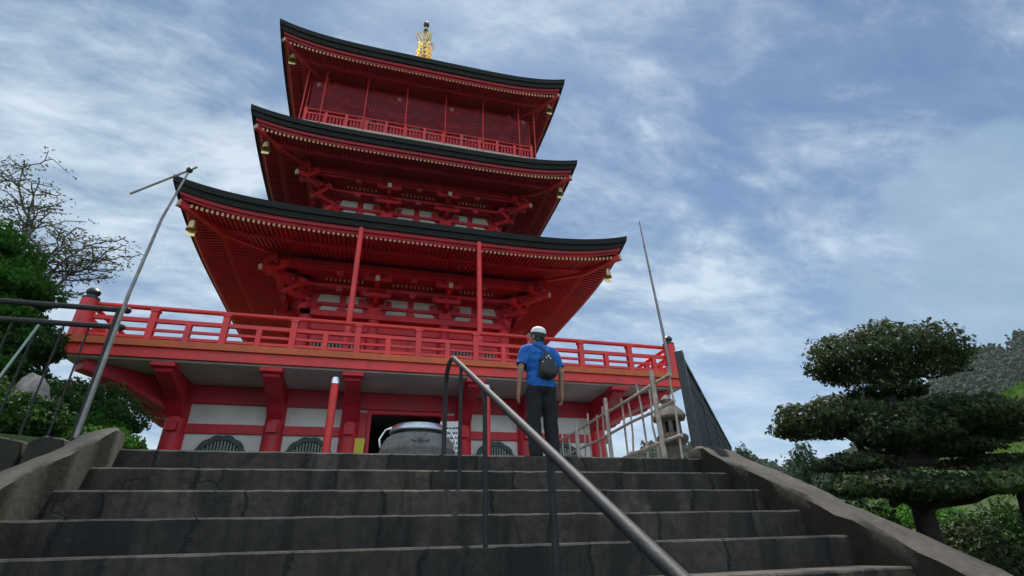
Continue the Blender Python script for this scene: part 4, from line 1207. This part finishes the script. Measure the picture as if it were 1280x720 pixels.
    # hair below the cap, cap with brim, eyes
    b = MB(); b.ball(hp(0, -.022, .015), (.084, .094, .094), 20, 12); cap(b, hp(-.05, -.06, -.05), hp(.05, -.06, -.05), .036, .036)
    remesh(b, 'hair', M['hair'], t, .008, 2, [(hp(0, .045, 0), tuple(H @ Vector((0, 1, .15)))), (hp(0, 0, .05), tuple(H @ Vector((0, 0, 1))))], .003)
    b = MB(); n = 24
    prof = [(.1, .028), (.103, .05), (.098, .085), (.078, .118), (.045, .135), (.0, .140)]
    m0 = MB(); m0.lathe(prof, (0, 0, 0), n, caps=False)
    b.add([hp(v[0] * .92, v[1] * 1.06 - .008, v[2]) for v in m0.v], m0.f)
    c = b.build('cap', M['cap'], t, smooth=True); sm = c.modifiers.new('sol', 'SOLIDIFY'); sm.thickness = .004
    b = MB(); vs = []
    for i in range(13):
        a = PI * i / 12; vs.append(hp(.088 * math.cos(a), .07 + .0 * math.sin(a), .034)); vs.append(hp(.085 * math.cos(a), .072 + .092 * math.sin(a), .028 - .012 * math.sin(a)))
    b.add(vs, [(2 * i, 2 * i + 1, 2 * i + 3, 2 * i + 2) for i in range(12)]); br = b.build('cap_brim', M['cap'], t, smooth=True); sm = br.modifiers.new('sol', 'SOLIDIFY'); sm.thickness = .004
    b = MB(); b.lathe([(.1015, .026), (.104, .034), (.1025, .05)], (0, 0, 0), n, caps=False); q = MB(); q.add([hp(v[0] * .925, v[1] * 1.065 - .008, v[2]) for v in b.v], b.f); q.build('cap_band', M['darkmetal'], t, smooth=True)
    for s in (-1, 1):
        b = MB(); b.ball(hp(s * .031, .078, .004), (.013, .009, .007)); b.build('eye', M['ink'], t, smooth=True)
    t.scale = (.98, .97, 1.)
    # small backpack
    k = empty('backpack', (2.04, 5.585, 1.08), 'small black sling backpack with white flecks on the back of the man', 'bag', rz=R(4)); k.scale = (.96, .92, 1.0)
    b = MB(); b.ball((0, -.035, .0), (.125, .075, .13), 20, 12); b.ball((0, -.03, -.05), (.13, .08, .09), 20, 12); b.ball((0, -.025, .10), (.09, .06, .10), 16, 10); b.bounds(-.09, .09, -.05, .03, -.12, .12)
    remesh(b, 'pack', M['bag'], k, .010, 6, None, .003)
    b = MB(); b.ball((0, -.10, -.055), (.10, .03, .065), 16, 10); b.build('front_pocket', M['bag'], k, smooth=True)
    b = MB(); b.tube([(.02, .0, .17), (-.01, .01, .24), (-.07, .035, .30), (-.12, .09, .325), (-.14, .14, .335)], .010, 8, sq=.5); b.build('strap', M['bag'], k, smooth=True)
    b = MB(); b.tube([(.08, .0, -.02), (.15, .04, -.02), (.2, .1, 0)], .013, 8, sq=.5); b.build('strap', M['bag'], k, smooth=True)
    b = MB()
    for x, z, w in ((-.005, .135, .022), (.02, .11, .016), (-.03, .115, .014), (-.075, .06, .016), (.085, .045, .015)): b.box((x, -.098 + abs(x) * .3, z), (w, .008, .02), Matrix.Rotation(x * 9, 3, 'Y'))
    b.build('buckle', M['white_board'], k)
person()

# ------------------------------------------------------------------ vegetation
def leaves_mesh(name, pts, nrm, size, mat, parent=None, aspect=.5, jitter=.7, seed=0, fold=.25):
    g = np.random.default_rng(seed); n = len(pts)
    nrm = nrm + g.normal(0, jitter, (n, 3)); nrm /= np.linalg.norm(nrm, axis=1)[:, None] + 1e-9
    r = g.normal(0, 1, (n, 3)); a = np.cross(nrm, r); a /= np.linalg.norm(a, axis=1)[:, None] + 1e-9; c = np.cross(nrm, a)
    s = size * g.uniform(.6, 1.35, n)[:, None]
    p0 = pts - a * s * .5; p2 = pts + a * s * .5; up = nrm * s * fold * .5
    p1 = pts + c * s * aspect * .5 + up - a * s * .06; p3 = pts - c * s * aspect * .5 + up - a * s * .06
    V = np.stack([p0, p1, p2, p3], 1).reshape(-1, 3)
    me = bpy.data.meshes.new(name); me.vertices.add(n * 4); me.vertices.foreach_set('co', V.reshape(-1))
    idx = np.arange(n)[:, None] * 4 + np.array([0, 1, 2, 0, 2, 3])[None]
    me.loops.add(n * 6); me.loops.foreach_set('vertex_index', idx.reshape(-1))
    me.polygons.add(n * 2); me.polygons.foreach_set('loop_start', np.arange(n * 2) * 3); me.polygons.foreach_set('loop_total', np.full(n * 2, 3))
    me.update(calc_edges=True); me.validate(); me.materials.append(mat)
    o = bpy.data.objects.new(name, me); COL.objects.link(o)
    if parent: o.parent = parent
    return o

def pad_points(c, r, n, seed, flat=.45, depth=.30, lump=.16):
    """points near the skin of a flattened, lumpy cushion; flat bottom"""
    g = np.random.default_rng(seed)
    d = g.normal(0, 1, (n, 3)); d /= np.linalg.norm(d, axis=1)[:, None]
    d[:, 2] = np.where(d[:, 2] < 0, d[:, 2] * flat, d[:, 2])
    k = 1 + lump * (np.sin(d[:, 0] * 7 + seed) * np.sin(d[:, 1] * 6 + 1.3 * seed) + .7 * np.sin(d[:, 0] * 15 + d[:, 2] * 11 + seed) * np.sin(d[:, 1] * 13 + seed) + .5 * np.sin(d[:, 0] * 29 + seed) * np.sin(d[:, 1] * 31 + d[:, 2] * 17))
    q = 1 - depth * g.random(n) ** 1.6
    p = d * (k * q)[:, None] * np.array(r) + np.array(c)
    nn = d / np.array(r); nn /= np.linalg.norm(nn, axis=1)[:, None]
    return p, nn

def branch(mb, p0, p1, r0, r1, g, n=5, wob=.12):
    p0, p1 = Vector(p0), Vector(p1); L = (p1 - p0).length; P = []; rr = []
    for i in range(n + 1):
        t = i / n; w = math.sin(t * PI) * wob * L
        P.append(p0.lerp(p1, t) + Vector((g.uniform(-w, w), g.uniform(-w, w), g.uniform(-w, w) * .6))); rr.append(r0 + (r1 - r0) * t)
    mb.tube(P, rr, 8); return P

def niwaki(name, label, cat, base, trunk, pads, leafmat, size, dens, seed, group=None, bark='bark', tr=.16):
    """tree clipped into cushions: trunk, limbs to each cushion, each cushion a part"""
    g = random.Random(seed); t = empty(name, base, label, cat, group); B = Vector(base)
    mb = MB(); T = [Vector(p) - B for p in trunk]
    T = [T[0].lerp(T[1], .5)] + T[1:] if False else T
    mb.tube(T, [tr * (1 - .62 * i / (len(T) - 1)) for i in range(len(T))], 12); mb.build('trunk', M[bark], t, smooth=True)
    for i, pd in enumerate(pads):
        c, r = pd[0], pd[1]; lm = pd[2] if len(pd) > 2 else leafmat; dn = pd[3] if len(pd) > 3 else 1.
        cc = Vector(c) - B
        k = min(range(len(T)), key=lambda q: (T[q] - cc).length + max(0, T[q].z - cc.z + .1) * 5)
        mb = MB(); e = cc - Vector((0, 0, r[2] * .25)); branch(mb, T[k], e, tr * .42, tr * .18, g)
        for q in range(9):
            a = q * 2.4; mb2 = Vector((math.cos(a) * r[0] * .72, math.sin(a) * r[1] * .72, r[2] * .1)); branch(mb, e, cc + mb2, tr * .16, tr * .05, g, 4)
        mb.build('limb', M[bark], t, smooth=True)
        n = int(26 * dens * dn * (r[0] * r[1] * 2.2 + (r[0] + r[1]) * r[2] * 2.2) / (size * size))
        p, nn = pad_points(cc, r, n, seed * 7 + i)
        leaves_mesh('foliage_pad', p, nn, size, M[lm], t, seed=seed + i)
    return t

niwaki('clipped_tree', 'dark broadleaf tree clipped into stacked cushions beyond the mossy parapet', 'tree', (5.75, 4.55, -1.9),
       [(5.75, 4.55, -2.), (5.7, 4.5, -1.2), (5.85, 4.55, -.6), (5.75, 4.6, -.1), (5.95, 4.6, .35), (6.15, 4.6, .9)],
       [((6.22, 4.6, 1.10), (1.02, .75, .40)), ((6.15, 4.75, .72), (.50, .45, .12), 'leaf_niwaki', .7), ((5.22, 4.8, .34), (.66, .6, .27)), ((5.75, 4.85, .50), (.42, .4, .15)),
        ((5.42, 4.15, .10), (.50, .42, .23)), ((6.05, 4.1, .28), (.62, .5, .22)), ((6.75, 4.2, .34), (.62, .5, .20)), ((7.4, 4.4, .22), (.60, .5, .17)), ((4.95, 4.25, -.42), (.52, .40, .15), 'leaf_niwaki', .6), ((5.5, 4.05, -.46), (.52, .38, .15), 'leaf_niwaki', .7), ((5.05, 4.5, -.16), (.40, .36, .12), 'leaf_niwaki', .6), ((6.3, 3.95, -.42), (.50, .38, .15), 'leaf_niwaki', .7), ((6.5, 4.5, .02), (.55, .42, .12), 'leaf_niwaki', .7), ((7.3, 4.6, -.10), (.75, .45, .08), 'leaf_niwaki', .7)],
       'leaf_niwaki', .058, .55, 21, 'clipped trees beyond the parapet', tr=.135)
niwaki('clipped_tree', 'lower clipped tree with brighter leaves at the picture edge beside the mossy parapet', 'tree', (6.05, 3.75, -2.2),
       [(6.05, 3.75, -2.3), (6.0, 3.7, -1.6), (6.1, 3.75, -1.0), (6.25, 3.8, -.55)],
       [((6.15, 3.62, -.44), (.50, .45, .15), 'leaf_bright', .7), ((6.7, 4.0, -.28), (.5, .4, .09), 'leaf_niwaki', .7), ((6.35, 3.45, -.95), (.45, .4, .13), 'leaf_bright', .7)],
       'leaf_niwaki', .058, .5, 33, 'clipped trees beyond the parapet', tr=.17)

# garden left of the steps
niwaki('round_shrub', 'dense rounded dark green shrub between the pale boulder and the pagoda', 'shrub', (-3.35, 7.3, .05),
       [(-3.35, 7.3, 0), (-3.35, 7.3, .35), (-3.35, 7.3, .6)], [((-3.36, 7.35, .70), (.62, .6, .40)), ((-3.1, 6.85, .36), (.48, .45, .26), 'needle_lit', .8), ((-3.6, 6.9, .42), (.5, .45, .25))],
       'needle', .048, .85, 41, tr=.07)
niwaki('low_shrub', 'low bright green shrub tucked behind the top of the dark parapet', 'shrub', (-2.6, 6.25, .04),
       [(-2.6, 6.25, 0), (-2.6, 6.25, .2)], [((-2.62, 6.25, .20), (.40, .3, .17), 'needle_lit')], 'needle_lit', .05, .7, 43, tr=.03)
niwaki('low_shrub', 'long low green shrub growing along the foot of the grey pipe fence', 'shrub', (-3.9, 5.95, .04),
       [(-3.9, 5.95, 0), (-3.9, 5.95, .2)], [((-3.25, 6.0, .36), (.42, .32, .26)), ((-3.75, 6.05, .42), (.50, .36, .34)), ((-4.4, 6.1, .46), (.65, .4, .38), 'needle_lit')], 'needle', .05, .7, 44, tr=.03)
niwaki('clipped_pine', 'tall dense dark green pine clipped into broad mounds behind the pipe fence', 'tree', (-6.9, 8.4, .1),
       [(-6.9, 8.4, 0), (-6.9, 8.4, 1.2), (-6.8, 8.4, 2.4), (-6.95, 8.4, 3.6), (-7.2, 8.4, 4.6)],
       [((-7.2, 8.5, 3.75), (1.15, 1.2, .80)), ((-6.45, 8.5, 3.0), (1.15, 1.2, .72)), ((-6.05, 8.3, 2.3), (1.2, 1.1, .62)), ((-6.35, 7.5, 2.45), (1.0, .7, .50), 'needle_lit'), ((-6.0, 7.6, 1.70), (1.15, .8, .55), 'needle_lit'), ((-5.9, 7.8, 1.05), (1.2, 1.0, .55)), ((-7.6, 7.6, 2.0), (1.2, 1.1, .9)), ((-7.0, 7.6, 3.1), (.95, .8, .50), 'needle_lit'), ((-5.9, 7.5, .45), (1.2, .9, .42)), ((-5.15, 8.0, 1.45), (.80, .7, .55)), ((-4.55, 7.9, 1.75), (.42, .45, .42)), ((-4.5, 7.9, .95), (.50, .5, .5)),  ((-5.25, 7.9, 2.55), (.80, .6, .42), 'needle_lit'), ((-5.15, 7.5, 2.0), (.72, .5, .36), 'needle_lit'), ((-4.95, 7.6, 1.35), (.62, .5, .32), 'needle_lit'), ((-5.9, 8.2, 3.25), (.8, .7, .45), 'needle_lit'), ((-4.95, 8.0, .75), (.8, .7, .5)), ((-7.8, 8.6, 3.2), (1.2, 1.2, .8))],
       'needle', .075, .75, 51, tr=.16)

for x, y, z, r_, lf, lab in ((5.3, 5.2, -1.35, (.9, .8, .75), 'needle', 'dark green shrub filling the ground behind the parapet left of the tree trunks'), (6.6, 4.9, -1.5, (.85, .7, .62), 'leaf_niwaki', 'dark shrub growing between the two clipped tree trunks'), (7.9, 5.2, -1.3, (.9, .8, .65), 'needle', 'dark green shrub behind the lower clipped tree'), (8.6, 6.9, -1.0, (.8, .8, .55), 'needle_lit', 'fresh green shrub on the foot of the grassy slope')):
    niwaki('parapet_shrub', lab, 'shrub', (x, y, -2.), [(x, y, -2.2), (x, y, -1.8), (x, y, z)], [((x, y, z + .1), r_), ((x + .5, y - .35, z - .1), (r_[0] * .6, r_[1] * .6, r_[2] * .7)), ((x - .5, y - .2, z - .1), (r_[0] * .6, r_[1] * .6, r_[2] * .8))], lf, .07, .6, int(x * 13), 'shrubs beyond the mossy parapet', tr=.06)
def boulder(name, loc, r, mat, label, cat, seed):
    g = np.random.default_rng(seed); bm = bmesh.new(); bmesh.ops.create_icosphere(bm, subdivisions=4, radius=1.)
    for v in bm.verts:
        d = v.co.copy(); k = 1 + .10 * math.sin(d.x * 3.1 + seed) * math.sin(d.y * 2.7 + 1) + .06 * math.sin(d.z * 5 + d.x * 4) + .02 * math.sin(d.x * 13 + d.y * 11)
        v.co = Vector((d.x * r[0], d.y * r[1], d.z * r[2])) * k
    me = bpy.data.meshes.new(name); bm.to_mesh(me); bm.free(); me.materials.append(mat); me.polygons.foreach_set('use_smooth', [True] * len(me.polygons))
    o = bpy.data.objects.new(name, me); COL.objects.link(o); o.location = loc; tag(o, label, cat)
boulder('boulder', (-3.52, 6.6, .48), (.21, .20, .54), M['pale_rock'], 'pale rounded boulder rising between the dark green shrubs', 'rock', 3)

def airy_tree(name, label, base, fork, tips, seed):
    """thin tree: trunk, a few long limbs, each limb with level sprays of twigs and small leaves"""
    g = random.Random(seed); B = Vector(base); t = empty(name, base, label, 'tree'); mb = MB(); lp = []
    F = Vector(fork) - B
    branch(mb, (0, 0, -.2), F, .14, .08, g, 6, .05)
    for tip in tips:
        T = Vector(tip) - B; L = branch(mb, F, T, .055, .016, g, 7, .07)
        for k in range(2, len(L)):
            for _ in range(3):
                a = g.uniform(0, 2 * PI); out = (T - F).normalized()
                d = (out * .55 + Vector((math.cos(a), math.sin(a), g.uniform(-.12, .28)))).normalized(); q = L[k] + d * g.uniform(.5, 1.0)
                W = branch(mb, L[k], q, .016, .012, g, 4, .09)
                for w in W[1:]:
                    e = w + Vector((g.gauss(0, .2), g.gauss(0, .2), g.gauss(0, .06))); mb.tube([w, e], [.012, .009], 4)
                    for _ in range(9): lp.append(tuple(w.lerp(e, g.uniform(.2, 1.3)) + Vector((g.gauss(0, .11), g.gauss(0, .11), g.gauss(0, .04)))))
    mb.build('trunk', M['bark_grey'], t, smooth=True)
    leaves_mesh('crown', np.array(lp), np.tile([0., 0., 1.], (len(lp), 1)), .09, M['leaf_thin'], t, aspect=.42, jitter=.5, seed=seed)
airy_tree('airy_tree', 'thin branched tree with sparse small leaves against the sky behind the clipped pine', (-8.4, 13.0, .1), (-8.15, 13.0, 4.3),
          [(-6.7, 12.8, 5.6), (-7.3, 13.4, 6.3), (-8.4, 12.7, 7.2), (-9.3, 13.3, 8.4), (-9.3, 12.6, 7.2), (-7.4, 12.5, 5.6)], 5)

def bushy_tree(name, label, cat, base, h, w, seed, leaf='leaf_far', group=None, size=.16, n=2600):
    g = np.random.default_rng(seed); t = empty(name, base, label, cat, group)
    mb = MB(); mb.tube([(0, 0, -.5), (0.05 * h * .3, 0, h * .45), (0, .1, h * .85)], [h * .035, h * .022, h * .006], 8)
    P = []; N = []
    for i in range(9):
        z = h * (.30 + .66 * i / 8); rr = w * (1 - .75 * (i / 8) ** 1.4); c = (g.uniform(-.3, .3) * rr, g.uniform(-.3, .3) * rr, z)
        branch(mb, (0, 0, z * .7), c, h * .012, h * .005, random.Random(seed + i), 3)
        p, nn = pad_points(c, (rr, rr, h * .13), n // 9, seed * 11 + i, .8, .5, .3); P.append(p); N.append(nn)
    mb.build('trunk', M['bark'], t, smooth=True)
    leaves_mesh('crown', np.concatenate(P), np.concatenate(N), size, M[leaf], t, aspect=.6, seed=seed)
for i, (x, y, h, w, lab) in enumerate(((23.0, 30, 7.0, 1.9, 'small distant green tree nearest the dark picket fence'), (25.6, 31, 6.8, 2.4, 'broad distant green tree second along from the picket fence'), (27.5, 28, 6.6, 2.6, 'rounded distant tree partly hidden by the clipped cushions'),
                                       (21.0, 23, 4.0, 2.2, 'low distant bush just above the mossy parapet'), (24., 22, 4.6, 2.6, 'darker distant bush below the row of far trees'))):
    bushy_tree('distant_tree', lab, 'tree', (x, y, -2.2), h, w, 60 + i, group='trees in the valley beyond the parapet', n=3600, size=.2)
for i, (x, y, h, w, lab) in enumerate(((15.5, 12.6, 1.9, 1.5, 'dark bush high on the grassy slope near the picture edge'), (9.6, 8.6, 1.4, .8, 'small shadowed bush at the foot of the grassy slope'), (11.4, 10.6, 1.7, .9, 'rounded bush half way up the grassy slope'))):
    z = float(ground_h(np.array(x), np.array(y)))
    bushy_tree('slope_bush', lab, 'bush', (x, y, z - .3), h, w, 80 + i, 'leaf_far', 'bushes on the grassy slope', .11, 3600)

for x, y, h, w, lab in ((-5.4, 12.6, 2.1, 1.0, 'dark garden bush standing by the left corner column of the pagoda'), (-7.3, 14.6, 3.0, 1.5, 'tall dark garden bush under the left end of the red balcony')):
    bushy_tree('garden_bush', lab, 'bush', (x, y, -.1), h, w, int(90 + x), 'needle', 'bushes at the left of the pagoda', .09, 5000)
def grass():
    g = np.random.default_rng(8); n = 60000
    x = g.uniform(7.5, 24, n); y = g.uniform(2.5, 16, n); z = ground_h(x, y)
    p = np.stack([x, y, z + .10], -1)
    hgt = g.uniform(.06, .17, n) * (1 + .9 * np.clip(nz2(x, y, 2.3, 9), -.7, 1)); a = g.uniform(0, 2 * PI, n); w = .012
    dx, dy = np.cos(a) * w, np.sin(a) * w; tip = np.stack([g.normal(0, .07, n), g.normal(0, .07, n), hgt], -1)
    b0 = np.stack([x - dx, y - dy, z], -1); b1 = np.stack([x + dx, y + dy, z], -1); t_ = np.stack([x, y, z], -1) + tip
    V = np.stack([b0, b1, t_], 1).reshape(-1, 3)
    me = bpy.data.meshes.new('grass'); me.vertices.add(n * 3); me.vertices.foreach_set('co', V.reshape(-1)); me.loops.add(n * 3); me.loops.foreach_set('vertex_index', np.arange(n * 3))
    me.polygons.add(n); me.polygons.foreach_set('loop_start', np.arange(n) * 3); me.polygons.foreach_set('loop_total', np.full(n, 3)); me.update(calc_edges=True); me.materials.append(M['blade'])
    o = bpy.data.objects.new('grass', me); COL.objects.link(o); tag(o, kind='stuff')
grass()
